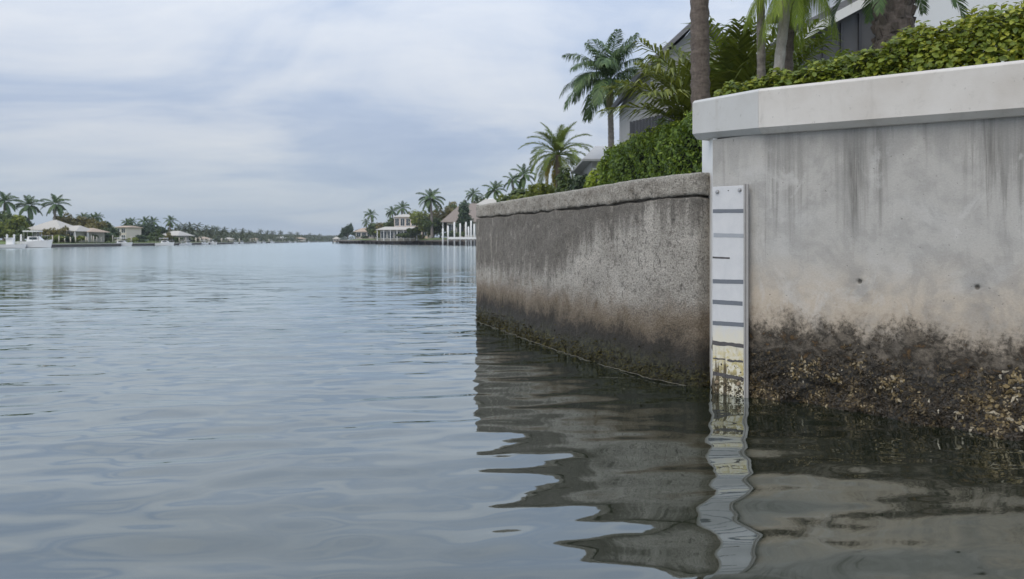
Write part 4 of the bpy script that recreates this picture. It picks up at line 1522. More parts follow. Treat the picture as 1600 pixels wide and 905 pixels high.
# dark louvred pool screen left of it
Yf = 27.0
fx0, fx1 = at_u(984, Yf, 0).x, at_u(1062, Yf, 0).x
sc_ = thing('screen_fence', 'dark grey slatted screen fence above the clipped hedge', 'fence', (fx0, Yf, 2.5))
fz0, fz1 = zv(190, Yf) - 2.5, zv(172, Yf) - 2.5
for k in range(17):
    x = (fx1 - fx0) * k / 16
    zt = fz0 + (fz1 - fz0) * k / 16
    MB().box(x, x + 0.102, 0, 0.03, 0, zt).build('slat', M['dark'], sc_)
for x in (0.0, (fx1 - fx0) / 2, fx1 - fx0):
    MB().box(x + 0.02, x + 0.11, 0.035, 0.125, -0.2, fz0 - 0.05).build('post', M['dark'], sc_)
MB().box(0, fx1 - fx0 + 0.085, 0.032, 0.07, 0.4, 0.5).build('rail', M['dark'], sc_)
MB().box(0, fx1 - fx0 + 0.085, 0.032, 0.07, 1.5, 1.6).build('rail', M['dark'], sc_)


def hip_roof(mb, x0, x1, y0, y1, z0, z1, ridge=0.5, th=0.12):
    cx, cy = (x0 + x1) / 2, (y0 + y1) / 2
    hw = (x1 - x0) * ridge / 2
    vs = [(x0, y0, z0), (x1, y0, z0), (x1, y1, z0), (x0, y1, z0), (cx - hw, cy, z1), (cx + hw, cy, z1), (x0, y0, z0 - th), (x1, y0, z0 - th), (x1, y1, z0 - th), (x0, y1, z0 - th)]
    mb.add(vs, [(0, 1, 5, 4), (1, 2, 5), (2, 3, 4, 5), (3, 0, 4), (6, 7, 1, 0), (7, 8, 2, 1), (8, 9, 3, 2), (9, 6, 0, 3), (9, 8, 7, 6)])
    return mb


def hip_house(name, label, u0, u1, Y, z0, v_eave, v_ridge, wall, roof, depth=9, ridge=0.45, wins=4, floors=1, group=None, over=0.6, rotz=0.0, porch=0):
    x0, x1 = at_u(u0, Y, 0).x, at_u(u1, Y, 0).x
    w_ = x1 - x0
    t = thing(name, label, 'house', ((x0 + x1) / 2, Y, z0), rotz, group)
    ze, zr = zv(v_eave, Y) - z0, zv(v_ridge, Y) - z0
    MB().box(-w_ / 2, w_ / 2, 0, depth, -0.4, ze - 0.1).build('wall', M[wall], t)
    hip_roof(MB(), -w_ / 2 - over, w_ / 2 + over, -over, depth + over, ze, zr, ridge).build('roof', M[roof], t)
    fh = ze / floors
    for fl in range(floors):
        for k in range(wins):
            xa = -w_ / 2 + w_ * (k + 0.09) / wins
            xb = -w_ / 2 + w_ * (k + 0.91) / wins
            window(t, xa, xb, fl * fh + 0.10 * fh, fl * fh + 0.86 * fh, 0.0, min(0.12, (xb - xa) * 0.12), 1)
    for k in range(porch):
        x = -w_ / 2 - over * 0.6 + (w_ + over * 1.2) * k / (porch - 1)
        MB().tube([(x, -over * 0.75, -0.3), (x, -over * 0.75, ze - 0.13)], 0.13, 8).build('column', M['white'], t)
    return t


hip_house('pale_roofed_house', 'small pale grey roofed house just left of the clipped hedge', 924, 985, 47, 2.5, 250, 216, 'stucco_grey', 'roof_soft', 8, 0.3, 3)
hip_house('pink_roofed_house', 'low house with a pale pinkish roof seen over the far end of the low seawall', 750, 790, 120, 2.6, 320, 309, 'stucco_warm', 'roof_pale', 8, 0.5, 3)

# house with screened porch and white wall, top right
Ys = 19.0
hx = at_u(1258, Ys, 0).x
por = thing('porch_house', 'white stucco house with a dark screened porch and pale fascia board', 'house', (hx, Ys, 2.5))
xa, xb = at_u(1278, Ys, 0).x - hx, at_u(1428, Ys, 0).x - hx
za, zb = zv(36, Ys) - 2.5, zv(-44, Ys) - 2.5
mb = MB()
extrude_xz(mb, [(0.0, -0.3), (xb, -0.3), (xb, zb - 0.2), (xa, za - 0.2), (0.0, za - (zb - za) * xa / (xb - xa) - 0.2)], 0.12, 6)
mb.build('screen_panel', M['screen'], por)
zl = za - (zb - za) * xa / (xb - xa)
mb = MB()
slab(mb, -0.25, zl - 0.12, xb, zb, 0.17, -0.10, 6.2)
mb.build('roof_slope', M['roof_grey'], por)
mb = MB()
slab(mb, -0.25, zl - 0.36, xb, zb - 0.22, 0.22, -0.13, -0.09)
mb.build('fascia', M['white'], por)
for k in range(6):
    x = xb * (k + 0.02) / 6
    MB().box(x, x + 0.06, 0.04, 0.12, -0.2, zl + (zb - zl) * x / xb - 0.3).build('screen_post', M['dark'], por)
MB().box(0, xb, 0.05, 0.115, 1.0, 1.07).build('screen_rail', M['dark'], por)
MB().box(0, xb, 0.05, 0.115, 2.55, 2.62).build('screen_rail', M['dark'], por)
xw0, xw1 = at_u(1428, Ys - 1.5, 0).x - hx, at_u(1800, Ys - 1.5, 0).x - hx
MB().box(xw0, xw1, -1.5, 7, -0.3, 6.2).build('wall', M['stucco'], por)
MB().box(xw0 - 0.4, xw1 + 0.4, -1.95, 7.4, 6.2, 6.45).build('roof', M['roof_grey'], por)
window(por, xw0 + 3.6, xw0 + 4.9, 2.4, 3.9, -1.5, 0.08, 1)

# ------------------------------------------------------------------ mid-distance planting of the right bank
tree('bush', 'rounded dark green bush right of the stocky yellowish palm', at_u(925, 50, 2.5), zv(262, 50) - 2.5, 2.0, 'tree_dark', 1700, 0.17, 51, None, 8, 'bush', 0.2, low=0.1)
tree('bush', 'olive bush at the foot of the stocky yellowish palm', at_u(897, 52, 2.5), zv(250, 52) - 2.5, 1.7, 'tree_green', 1500, 0.17, 52, None, 7, 'bush', 0.2, low=0.1)
tree('bush', 'yellow green bush at the left end of the clipped hedge', at_u(940, 30, 2.4), zv(244, 30) - 2.4, 0.8, 'hedge_new', 1100, 0.10, 53, None, 7, 'bush', 0.2, low=0.1)
tree('bush', 'low olive bush over the middle of the low seawall cap', at_u(840, 58, 2.5), zv(284, 58) - 2.5, 2.2, 'tree_bright', 1500, 0.18, 54, None, 7, 'bush', 0.2, low=0.1)
tree('bush', 'small dull green bush left of the low olive bush over the seawall cap', at_u(806, 70, 2.5), zv(292, 70) - 2.5, 2.0, 'tree_green', 1200, 0.2, 55, None, 6, 'bush', 0.2, low=0.1)
palm('palm_tree', 'small dark palm left of the stocky yellowish palm', at_u(817, 75, 2.5), zv(274, 75) - 2.5, 0.15, 0.12, 'coco', 'palm_dark', 'bark_grey', 16, 0.52, (0.1, 0), 41, merged=True)
palm('palm_tree', 'slight dark palm leaning over the olive bushes beyond the seawall cap', at_u(805, 82, 2.5), zv(282, 82) - 2.5, 0.15, 0.12, 'coco', 'palm_dark', 'bark_grey', 14, 0.42, (-0.3, 0), 42, merged=True)
palm('palm_tree', 'bushy low palm just above the pinkish roofed house', at_u(773, 128, 2.5), zv(298, 128) - 2.5, 0.2, 0.15, 'coco', 'palm_dark', 'bark_grey', 18, 0.75, (0, 0), 43, merged=True)
palm('palm_tree', 'thin palm above the brown roof next to the end of the low seawall', at_u(738, 235, 2.5), zv(304, 235) - 2.5, 0.25, 0.2, 'coco', 'palm_dark', 'bark_grey', 18, 1.0, (0.3, 0), 44, merged=True)
tree('bush', 'green bushes under the bushy low palm beyond the seawall cap', at_u(788, 118, 2.6), zv(302, 118) - 2.6, 1.8, 'tree_bright', 900, 0.25, 56, None, 6, 'bush', 0.2, low=0.1)

# ------------------------------------------------------------------ right shore: dock, houses, trees
dA, dB = G(745, 383.8), G(524, 380.5)
dd = (dB - dA); dlen = dd.length; dd.normalize()
dn = Vector((dd.y, -dd.x, 0))
if dn.y > 0: dn = -dn                                # towards the canal
dz = math.atan2(dd.y, dd.x)
sgn = 1 if Vector((-math.sin(dz), math.cos(dz), 0)).dot(dn) > 0 else -1
quay = thing('quay_wall', 'dark stained quay wall along the right shore below the peach house', 'quay', tuple(dA - dn * 1.7), dz)
MB().box(-12, dlen, -0.25 * 1, 0.25, -0.5, 1.30).build('wall', M['wetc'], quay)
MB().box(-12, dlen, -0.45, 0.40, 1.30, 1.48).build('cap', M['paver'], quay)
dock = thing('wooden_dock', 'long low wooden dock on dark pilings along the right shore', 'dock', tuple(dA), dz)
for k in range(26):
    x = dlen * k / 26
    MB().box(x + 0.03, x + dlen / 26 - 0.03, -1.1, 1.1, 1.06, 1.24).build('deck_board', M['wood'], dock)
for k in range(27):
    x = dlen * k / 26
    for y in (-1.0, 1.0):
        MB().tube([(x, y, -0.5), (x, y, 1.055)], 0.22, 7).build('piling', M['wood_dark'], dock)


def post(name, label, u, Y, v_top, z0, r, mat='white', group=None, cat='post'):
    t = thing(name, label, cat, tuple(at_u(u, Y, z0)), 0, group)
    h = zv(v_top, Y) - z0
    MB().tube([(0, 0, 0), (0, 0, h)], [r, r * 0.92], 8).build('shaft', M[mat], t, True)
    MB().tube([(0, 0, h + 0.002), (0, 0, h + 0.12), (0, 0, h + 0.25)], [r * 1.2, r * 1.1, 0.03], 8).build('cap', M[mat], t)
    return t


# boat lift at the near end of the dock
Yb = 188.0
lift_x = at_u(692, Yb, 0).x
bl = thing('boat_lift', 'white boat lift with tall posts at the near end of the dock', 'boat lift', (lift_x, Yb, 0))
for u, vt, dy in [(692, 357, 0), (700, 353, 3), (710, 347, 0), (719, 349, 3), (728, 347, 0), (732, 354, 3), (736, 345, 0), (741, 350, 3)]:
    x = at_u(u, Yb + dy, 0).x - lift_x
    MB().tube([(x, dy, -0.5), (x, dy, zv(vt, Yb + dy))], 0.19, 8).build('post', M['white'], bl, True)
xe = at_u(744, Yb, 0).x - lift_x
MB().box(at_u(700, Yb, 0).x - lift_x, xe, -0.5, -0.28, zv(374, Yb), zv(370.5, Yb)).build('beam', M['white'], bl)
MB().box(at_u(700, Yb, 0).x - lift_x, xe, 3.28, 3.5, zv(374, Yb), zv(370.5, Yb)).build('beam', M['white'], bl)
for u in (703, 709, 716, 722, 729, 736, 742):
    x = at_u(u, Yb, 0).x - lift_x
    MB().box(x - 0.3, x + 0.3, -0.25, 3.25, zv(375, Yb), zv(373.4, Yb)).build('plank', M['wood'], bl)

ZR = 2.3
pe = hip_house('peach_house', 'two storey peach house with pale roof on the right shore', 616, 668, 250, ZR, 339, 334, 'peach', 'roof_pale', 10, 0.6, 6, 2, over=0.5)
hip_house('boat_house', 'low white boat house with columns in front of the peach house', 594, 648, 232, ZR - 0.8, 359, 354, 'stucco_shade', 'roof_pale', 9, 0.7, 5, 1, over=1.2, porch=7)
hip_house('brown_roofed_house', 'wide house with broad brown tiled roof beside the low seawall end', 698, 770, 214, ZR, 347, 316, 'stucco_warm', 'roof_brown', 14, 0.35, 5, 1, over=1.6, porch=6)
hip_house('white_topped_house', 'white upper storey rising behind the brown tiled roof', 742, 778, 250, ZR, 316, 309, 'stucco', 'roof_white', 9, 0.5, 3, 1)
hip_house('tan_roofed_house', 'small tan roofed house behind the dock left of the boat house', 556, 590, 285, ZR, 362, 356, 'stucco_warm', 'roof_tan', 9, 0.5, 4, 1, over=0.8)
hip_house('gazebo', 'little pale gazebo at the far end of the wooden dock', 521, 529, 334, 0.9, 373.4, 369.5, 'stucco_warm', 'roof_pale', 2.2, 0.05, 2, 1, over=0.4)

palm('palm_tree', 'tall coconut palm towering beside the peach house on the right shore', at_u(675, 218, ZR), zv(311, 218) - ZR, 0.40, 0.28, 'coco', 'palm_dark', 'bark_grey', 22, 1.45, (-0.4, 0), 45, merged=True)
palm('palm_tree', 'palm standing above the left end of the peach house roof', at_u(630, 262, ZR), zv(326, 262) - ZR, 0.32, 0.22, 'coco', 'palm_dark', 'bark_grey', 20, 1.12, (-0.4, 0), 46, merged=True)
palm('palm_tree', 'smaller palm leaning left beside the peach house roof palm', at_u(615, 270, ZR), zv(331, 270) - ZR, 0.3, 0.2, 'coco', 'palm_dark', 'bark_grey', 18, 0.95, (-0.5, 0), 47, merged=True)
palm('palm_tree', 'lone palm with bare trunk above the dark trees left of the peach house', at_u(582, 290, ZR), zv(336, 290) - ZR, 0.32, 0.22, 'coco', 'palm_dark', 'bark_grey', 20, 1.05, (-0.6, 0), 48, merged=True)
palm('palm_tree', 'thin low palm next to the lone bare trunked palm', at_u(573, 292, ZR), zv(348, 292) - ZR, 0.28, 0.2, 'coco', 'palm_dark', 'bark_grey', 16, 0.7, (-0.2, 0), 49, merged=True)
for i, (u, Y, vt, rw, lf, lab) in enumerate([
        (543, 325, 347, 3.2, 'tree_dark', 'pointed dark tree near the far end of the dock'),
        (536, 330, 362, 2.6, 'tree_dark', 'low dark tree beside the gazebo'),
        (585, 282, 348, 4.2, 'tree_green', 'dark spreading tree under the lone bare trunked palm'),
        (603, 272, 344, 4.2, 'tree_olive', 'brownish green tree left of the peach house'),
        (612, 262, 341, 3.4, 'tree_green', 'dark green tree touching the peach house'),
        (660, 228, 325, 4.6, 'tree_bright', 'yellow green tree left of the tall coconut palm'),
        (688, 224, 320, 5.0, 'tree_olive', 'olive tree behind the tall coconut palm trunk'),
        (676, 221, 335, 4.5, 'tree_green', 'dense green tree round the foot of the coconut palm'),
        (724, 208, 312, 2.6, 'tree_dark', 'dark tree in front of the brown tiled roof'),
        (655, 262, 332, 3.6, 'tree_bright', 'bright tree top behind the peach house'),
        (626, 286, 339, 4.5, 'tree_green', 'broad green tree behind the left end of the peach house'),
        (643, 284, 331, 4.5, 'tree_olive', 'olive tree crown above the peach house roof'),
        (704, 246, 317, 4.6, 'tree_green', 'green tree top left of the broad brown tiled roof'),
        (716, 250, 309, 4.2, 'tree_olive', 'olive tree top rising behind the broad brown tiled roof'),
        (752, 244, 303, 4.6, 'tree_green', 'green tree top just beyond the end of the low seawall'),
        (563, 296, 357, 4.2, 'tree_dark', 'dark tree left of the small tan roofed house'),
        (597, 238, 360, 2.4, 'tree_bright', 'bright small tree at the left corner of the boat house'),
        (646, 228, 355, 2.6, 'tree_green', 'green tree at the right corner of the boat house'),
        (632, 229, 364, 2.6, 'tree_green', 'low hedge like bush in front of the boat house')]):
    tree('tree', lab, at_u(u, Y, ZR - 0.2), zv(vt, Y) - ZR + 0.2, rw, lf, 1700, 0.42, 60 + i, None, 9 if i else 7, 'tree', 0.3, low=0.12)

# ------------------------------------------------------------------ left shore
def shore_l_pt(u):
    for (a, va), (b, vb) in zip(SL, SL[1:]):
        if u <= b or (b, vb) == SL[-1]:
            return G(u, va + (vb - va) * (u - a) / (b - a))


lq = thing('quay_wall', 'long dark quay wall edging the lawns of the left shore', 'quay', (-80, 0, 0))
lpts = [Vector((x, y, 0)) for x, y, _, _ in shore_l][1:-1]
for a, b in zip(lpts, lpts[1:]):
    d = (b - a); L_ = d.length; d.normalize()
    n = Vector((d.y, -d.x, 0))
    q = [a + n * 0.35, b + n * 0.35, b - n * 0.35, a - n * 0.35]
    m_ = MB().prism([(p.x + 80, p.y) for p in q], -0.5, 0.50)
    m_.build('wall', M['wetc'], lq)
    q = [a + n * 0.45, b + n * 0.45, b - n * 0.6, a - n * 0.6]
    MB().prism([(p.x + 80, p.y) for p in q], 0.502, 0.66).build('cap', M['paver'], lq)

ZL = 1.25
hip_house('tent_roofed_house', 'house with tall pale tent like roof behind the cabin cruiser', 44, 92, 158, ZL, 359.5, 343, 'stucco_shade', 'roof_pale', 8, 0.08, 4, 1, over=0.9, porch=5)
hip_house('pale_roofed_house', 'low pale roofed wing right of the tent like pale roof', 96, 116, 158, ZL, 361, 352, 'stucco_shade', 'roof_pale', 7, 0.3, 2, 1, over=0.7, porch=3)
hip_house('tan_roofed_house', 'low tan roofed house among the olive trees of the left shore', 116, 136, 162, ZL, 362, 356, 'stucco_shade', 'roof_tan', 7, 0.4, 4, 1, over=0.8, porch=4)
hip_house('flat_roofed_house', 'beige two storey house with pink flat roof beside a moored boat', 180, 197, 195, ZL, 355, 352.5, 'stucco_warm', 'roof_tan', 8, 0.8, 2, 2, over=0.4)
hip_house('tan_roofed_house', 'tan hip roofed house right of the dark trees on the left shore', 256, 274, 215, ZL, 368, 360.5, 'stucco_shade', 'roof_pale', 9, 0.35, 4, 1, over=1.2)


def boat(label, u, Y, L, v_top, seed=0, group=None, cabin=True, heading=0.0):
    """cabin cruiser: lofted hull, cabin, windscreen, hardtop on posts, rail"""
    t = thing('motor_boat', label, 'boat', tuple(at_u(u, Y, 0)), heading, group)
    H = max(1.6, (zv(v_top, Y)))
    B = L * 0.15
    fb = 0.36 * H
    vs, fs = [], []
    n = 12
    for i in range(n + 1):
        x = i / n
        w_ = B * min(1.0, (1 - x ** 3.2)) + 0.02
        sh = fb * (1 + 0.35 * x * x)
        px_ = (x - 0.5) * L
        vs += [(px_, -w_, sh), (px_ - 0.05 * L * x, -w_ * 0.82, 0.10), (px_ - 0.12 * L * x, 0, -0.35), (px_ - 0.05 * L * x, w_ * 0.82, 0.10), (px_, w_, sh)]
    for i in range(n):
        for j in range(4):
            k = i * 5 + j
            fs.append((k, k + 5, k + 6, k + 1))
        fs.append((i * 5 + 4, i * 5 + 9, i * 5 + 5, i * 5))
    fs.append((0, 1, 2, 3, 4))
    mob('hull', vs, fs, M['gelcoat'], t)
    MB().box(-L * 0.5 - 0.02, -L * 0.5 + 0.0, -B * 0.7, B * 0.7, 0.12, fb * 0.6).build('transom_panel', M['dark'], t)
    if cabin:
        c0, c1, ct = -0.20 * L, 0.24 * L, H * 0.66
        b = MB()
        b.add([(c0, -B * .72, fb), (c1, -B * .6, fb * 1.1), (c1, B * .6, fb * 1.1), (c0, B * .72, fb), (c0 + .03 * L, -B * .62, ct), (c1 - .13 * L, -B * .5, ct), (c1 - .13 * L, B * .5, ct), (c0 + .03 * L, B * .62, ct)],
              [(0, 1, 5, 4), (1, 2, 6, 5), (2, 3, 7, 6), (3, 0, 4, 7), (4, 5, 6, 7)])
        b.build('cabin', M['gelcoat'], t)
        for sy in (-1, 1):
            MB().box(c0 + .08 * L, c1 - .15 * L, sy * B * .66 - .02, sy * B * .66 + .02, fb + (ct - fb) * .42, fb + (ct - fb) * .85).build('window', M['glass'], t)
        MB().box(-0.30 * L, 0.16 * L, -B * .78, B * .78, H * 0.93, H).build('hardtop', M['gelcoat'], t)
        for x in (-0.27 * L, -0.02 * L, 0.13 * L):
            for sy in (-1, 1):
                MB().tube([(x, sy * B * .62, fb), (x, sy * B * .68, H * 0.93)], 0.045, 6).build('post', M['steel'], t)
        b = MB()
        b.tube([(-0.05 * L, 0, H), (-0.08 * L, 0, H * 1.22)], 0.03, 5)
        b.build('mast', M['steel'], t)
    else:
        MB().box(-0.10 * L, 0.10 * L, -B * .4, B * .4, fb * 0.9, H).build('console', M['gelcoat'], t)
        MB().box(-0.14 * L, 0.06 * L, -B * .6, B * .6, H * 1.0 + 0.002, H + 0.1).build('canopy', M['white'], t)
    b = MB()
    b.tube([(0.22 * L, -B * .75, fb * 1.9), (0.38 * L, -B * .5, fb * 2.0), (0.49 * L, 0, fb * 2.05), (0.38 * L, B * .5, fb * 2.0), (0.22 * L, B * .75, fb * 1.9)], 0.03, 5)
    for x, y in ((0.22, -.75), (0.38, -.5), (0.38, .5), (0.22, .75)):
        b.tube([(x * L, B * y, fb * 1.0), (x * L, B * y, fb * 1.95)], 0.02, 5)
    b.build('rail', M['steel'], t)
    return t


boat('white cabin cruiser with hardtop moored in front of the tent roofed house', 55, 133, 5.8, 360.5, 1, heading=R(6))
boat('low grey white skiff moored at the left shore quay beside the cabin cruiser', 16, 123, 5.0, 376.5, 2, cabin=False, heading=R(8))
boat('small white motor boat moored below the flat roofed beige house', 190, 171, 4.6, 371.5, 3, heading=R(12))
boat('white motor boat moored in front of the tan hip roofed house', 258, 190, 4.4, 372, 4, heading=R(10))
for i, u in enumerate([11, 22, 33]):
    Y = shore_l_pt(max(0, u)).y + 1.5
    post('mooring_post', 'short white mooring post beside the cabin cruiser', u, Y, 368.5, 0.4, 0.16, group='mooring posts by the cabin cruiser')
for i, u in enumerate([82, 92, 101, 110, 118, 127, 134, 137, 143, 146, 151, 158, 176, 205, 243, 280]):
    Y = shore_l_pt(u).y + 3 + (i % 3)
    post('mooring_post', 'slim white post standing on the left shore lawn by the quay', u, Y, 369.5 + (i % 4), 0.9, 0.10, 'stucco_warm', group='white posts along the left shore')

for i, (u, Y, vc, cs, lab) in enumerate([
        (6, 165, 316, 1.05, 'bushy palm at the dense green trees of the left shore'),
        (46, 168, 322, 1.1, 'full crowned palm left of the tent like pale roof'),
        (85, 170, 320, 1.05, 'tall palm right of the tent like pale roof'),
        (131, 178, 340, 0.6, 'small palm among the olive trees behind the tan roofed house'),
        (143, 180, 341, 0.55, 'small palm rising from the middle of the olive trees'),
        (153, 182, 340, 0.6, 'small palm at the right edge of the olive trees'),
        (197, 215, 348, 0.6, 'little palm left of the dark trees by the flat roofed house'),
        (207, 218, 347, 0.6, 'little palm beside the dark trees on the left shore'),
        (225, 222, 347, 0.8, 'palm crown emerging from the dark trees'),
        (240, 224, 347, 0.75, 'palm crown at the right edge of the dark trees'),
        (265, 236, 345.5, 0.8, 'lone slender palm above the tan hip roofed house')]):
    palm('palm_tree', lab, at_u(u, Y, ZL), zv(vc, Y) - ZL, 0.26, 0.2, 'coco', 'palm_dark', 'bark_grey', 20, cs, (0.2 * (-1) ** i, 0), 90 + i, merged=True)
for i, (u, Y, vt, rw, lf, lab) in enumerate([
        (-6, 158, 322, 4.0, 'tree_green', 'dense green tree at the edge of the left shore houses'),
        (12, 156, 326, 3.6, 'tree_green', 'broad green tree behind the grey white skiff'),
        (27, 153, 333, 2.6, 'tree_bright', 'yellow green tree beside the cabin cruiser'),
        (10, 150, 342, 2.6, 'tree_bright', 'low bright tree behind the mooring posts'),
        (37, 164, 332, 2.6, 'tree_dark', 'dark tree touching the tent like pale roof'),
        (98, 172, 328, 3.6, 'tree_olive', 'olive tree below the tall palm on the left shore'),
        (113, 174, 334, 3.6, 'tree_olive', 'brownish olive tree behind the pale roofed wing'),
        (130, 176, 338, 3.6, 'tree_olive', 'wide olive tree behind the tan roofed house'),
        (148, 178, 341, 3.4, 'tree_olive', 'olive tree right of the tan roofed house'),
        (164, 180, 345, 3.2, 'tree_green', 'dull green tree near the flat roofed beige house'),
        (157, 172, 360, 3.6, 'tree_dark', 'low dark shrubbery by the lawn posts'),
        (174, 186, 358, 2.6, 'tree_olive', 'small olive tree against the flat roofed beige house'),
        (205, 212, 350, 3.2, 'tree_dark', 'dark tree right of the flat roofed beige house'),
        (220, 214, 346, 3.8, 'tree_dark', 'tall dark tree mass on the left shore'),
        (236, 216, 347, 3.8, 'tree_dark', 'dark tree left of the tan hip roofed house'),
        (248, 220, 354, 2.6, 'tree_dark', 'small dark tree touching the tan hip roof'),
        (282, 250, 358, 4.0, 'tree_dark', 'dark tree right of the lone slender palm')]):
    tree('tree', lab, at_u(u, Y, ZL - 0.1), zv(vt, Y) - ZL + 0.1, rw, lf, 1500, 0.36, 120 + i, None, 8, 'tree', 0.3, low=0.12)

for i, (u, dy, vt, rw, lf, lab) in enumerate([
        (100, 11, 352, 2.2, 'tree_olive', 'olive tree standing in front of the pale roofed wing'),
        (139, 12, 349, 2.8, 'tree_olive', 'broad olive tree hiding the right half of the tan roofed house'),
        (152, 12, 352, 2.6, 'tree_green', 'round green tree between the tan roofed house and the beige house'),
        (172, 13, 354, 2.4, 'tree_dark', 'dark round tree against the beige two storey house'),
        (246, 12, 357, 2.2, 'tree_green', 'green tree covering the left end of the tan hip roof'),
        (80, 12, 350, 2.0, 'tree_olive', 'olive tree covering the right end of the tent like pale roof'),
        (262, 12, 362, 1.8, 'tree_olive', 'small olive tree in front of the tan hip roofed house'),
        (36, 12, 350, 2.0, 'tree_green', 'green tree covering the left end of the tent like pale roof'),
        (68, 7, 369, 1.7, 'tree_green', 'rounded shrub right behind the cabin cruiser'),
        (88, 6, 366, 1.6, 'tree_bright', 'low bright shrub in front of the tent roofed house'),
        (104, 8, 366, 1.9, 'tree_dark', 'low dark shrub in front of the pale roofed wing'),
        (122, 7, 368, 1.8, 'tree_bright', 'bright low shrub in front of the tan roofed house'),
        (138, 9, 365, 2.1, 'tree_green', 'dull green shrub at the right end of the tan roofed house'),
        (168, 7, 367, 2.3, 'tree_green', 'spreading shrub left of the flat roofed beige house'),
        (203, 8, 368, 2.0, 'tree_bright', 'bright shrub at the corner of the flat roofed beige house'),
        (217, 8, 367, 2.6, 'tree_dark', 'broad dark shrub below the dark tree mass'),
        (234, 7, 368, 2.4, 'tree_green', 'green shrub left of the tan hip roofed house'),
        (275, 7, 369, 2.4, 'tree_green', 'green shrub right of the tan hip roofed house')]):
    p_ = shore_l_pt(u)
    Y = p_.y + dy
    tree('shrub', lab, at_u(u, Y, 0.75), max(1.0, zv(vt, Y) - 0.75), rw, lf, 700, 0.26, 150 + i, None, 6, 'shrub', 0.2, low=0.05)
for i, (u, Y, vt, rw, lf, lab) in enumerate([
        (602, 244, 361, 3.0, 'tree_green', 'clipped green shrub at the left end of the white boat house'),
        (566, 286, 366, 3.0, 'tree_dark', 'dark shrub in front of the small tan roofed house'),
        (656, 234, 366, 2.2, 'tree_bright', 'bright shrub at the right end of the white boat house'),
        (700, 205, 360, 2.6, 'tree_dark', 'dark shrub behind the white boat lift'),
        (716, 205, 358, 2.8, 'tree_green', 'green shrub under the broad brown tiled roof')]):
    tree('shrub', lab, at_u(u, Y, ZR - 0.6), zv(vt, Y) - ZR + 0.6, rw, lf, 800, 0.3, 170 + i, None, 6, 'shrub', 0.2, low=0.05)

# far wood along the canal, with the palms, houses and boats that stand out of it
def left_line(u):
    p = shore_l_pt(min(u, 520))
    return p


g = random.Random(77)
lobes = []
for k in range(150):
    u = 268 + 262 * (k / 149) ** 0.9
    Y = left_line(u).y * g.uniform(1.09, 1.16) + 8
    vt = np.interp(u, [268, 300, 360, 430, 480, 530], [358, 359, 364, 367, 368.5, 369.5]) + g.uniform(-1.5, 1.5)
    zt = zv(vt, Y)
    p = at_u(u, Y, 0)
    rr = (1.8 + Y * 0.011) * g.uniform(0.8, 1.3)
    lobes.append((p.x, Y, zt - 0.30 * zt, rr, rr, 0.33 * zt))
    lobes.append((p.x, Y - 2, zt * 0.36, rr * 1.1, rr * 0.8, 0.30 * zt))
V, Q = leaf_cloud(lobes, 24000, 0.75, 5)
tag(mob('far_woodland', V, Q, M['tree_far']), 'distant belt of dull green trees lining the canal', 'woodland', kind='stuff')
bl_ = []
for k in range(46):
    x = -260 + 900 * k / 45
    bl_.append((x, 1235 + g.uniform(-20, 30), 4.5, 16, 10, g.uniform(3.5, 5.5)))
V, Q = leaf_cloud(bl_, 5000, 1.6, 6)
tag(mob('far_woodland', V, Q, M['tree_far']), 'faint tree line closing the far end of the canal', 'woodland', kind='stuff')

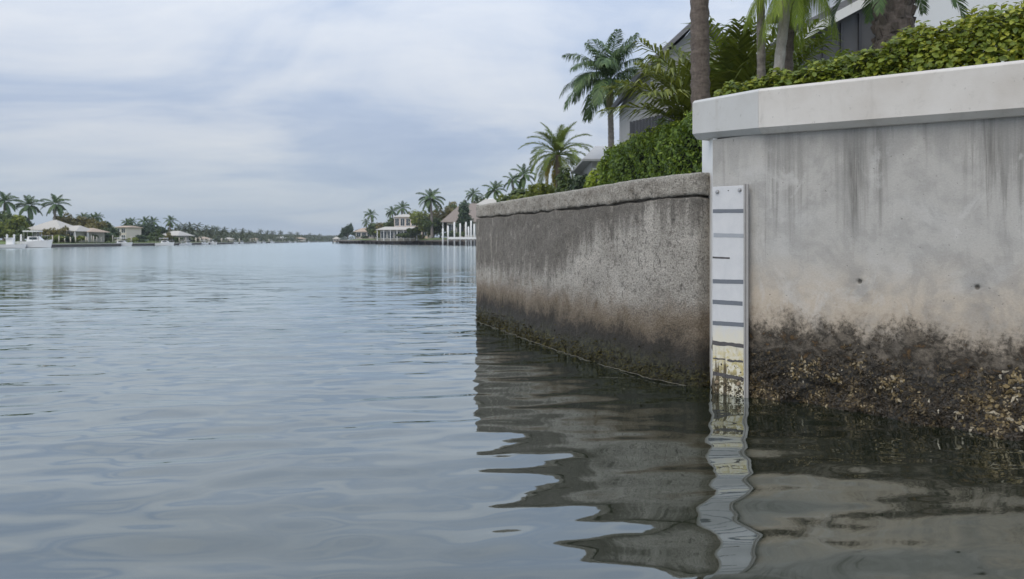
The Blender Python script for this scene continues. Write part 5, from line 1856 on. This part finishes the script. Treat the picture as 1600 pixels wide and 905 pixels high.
FP = []
for i, (u, vt) in enumerate([(278, 355), (287, 353), (297, 353), (308, 353.5), (322, 356), (333, 357), (338, 357), (351, 358.5), (365, 360), (379, 360), (390, 362),
                             (407, 361), (418, 362.5), (426, 362.5), (438, 362.5), (454, 364), (465, 364.5), (484, 366), (500, 366.5)]):
    Y = left_line(u).y * 1.10 + 6
    zt = zv(vt + 1, Y)
    if i == 0:
        FP.append(palm('palm_tree', 'small distant palm standing out of the far tree belt', at_u(u, Y, 1.5), zt - 1.5, 0.2, 0.16, 'coco', 'palm_far', 'bark_grey', 15, 0.62 * Y / 260, (0, 0), 200, 'far palms along the canal', merged=True))
        base_h = zt - 1.5
    else:
        o = FP[0].copy(); COL.objects.link(o)
        o.location = at_u(u, Y, 1.5)
        k = (zt - 1.5) / base_h
        o.scale = (k * 1.15, k * 1.15, k)
        o.rotation_euler = (0, 0, i * 1.3)
        for ch in FP[0].children:
            c = ch.copy(); COL.objects.link(c); c.parent = o
for i, (u0, u1, ve, vr, rf, lab) in enumerate([
        (302, 316, 373, 370, 'roof_tan', 'far tan roofed house low in the tree belt right of the tan hip roofed house'),
        (344, 356, 373.5, 371, 'roof_pale', 'far pale roofed house in the middle of the tree belt'),
        (385, 396, 373.5, 371.5, 'roof_tan', 'far small tan house by the water before the white roofed one'),
        (432, 441, 372, 369.5, 'roof_white', 'far house with bright white roof'),
        (443, 474, 373, 370.5, 'roof_tan', 'far long house with reddish tan roof')]):
    Y = left_line((u0 + u1) / 2).y * 1.06 + 4
    hip_house('far_house', lab, u0, u1, Y, 1.3, ve, vr, 'stucco_warm', rf, 6, 0.5, 3, 1)
BP = boat('small white boat moored along the far shore', 330, left_line(330).y - 3, 4.0, 373.8, 9, 'far boats along the shore')
for u in (285, 293, 318, 367, 377, 403, 412, 424, 452, 461, 482, 496):
    Y = left_line(u).y - 4
    o = BP.copy(); COL.objects.link(o)
    o.location = at_u(u, Y, 0)
    o.rotation_euler = (0, 0, R(10 + u % 7 * 9))
    o.scale = (0.55 + (u % 5) * 0.08,) * 3
    for ch in BP.children:
        c = ch.copy(); COL.objects.link(c); c.parent = o
for i, u in enumerate([283, 290, 306, 313, 319, 327, 346, 359, 374, 391, 400, 420]):
    Y = left_line(u).y + 3
    post('mooring_post', 'tiny pale post on the far shore', u, Y, 372.5 + 0.012 * (u - 280), 0.9, 0.22, 'stucco_warm', 'far posts along the shore')

# ------------------------------------------------------------------ thin humid air over the canal
hm, ht = new_mat('humid_air')
hv = ht.add('ShaderNodeVolumePrincipled', {'Color': (0.80, 0.88, 1.0), 'Density': 0.00022, 'Anisotropy': 0.0})
ho_ = ht.add('ShaderNodeOutputMaterial')
ht.l.new(hv.outputs[0], ho_.inputs['Volume'])
tag(MB().box(-2500, 2500, -400, 2900, -1.6, 30).build('haze', hm), kind='stuff')
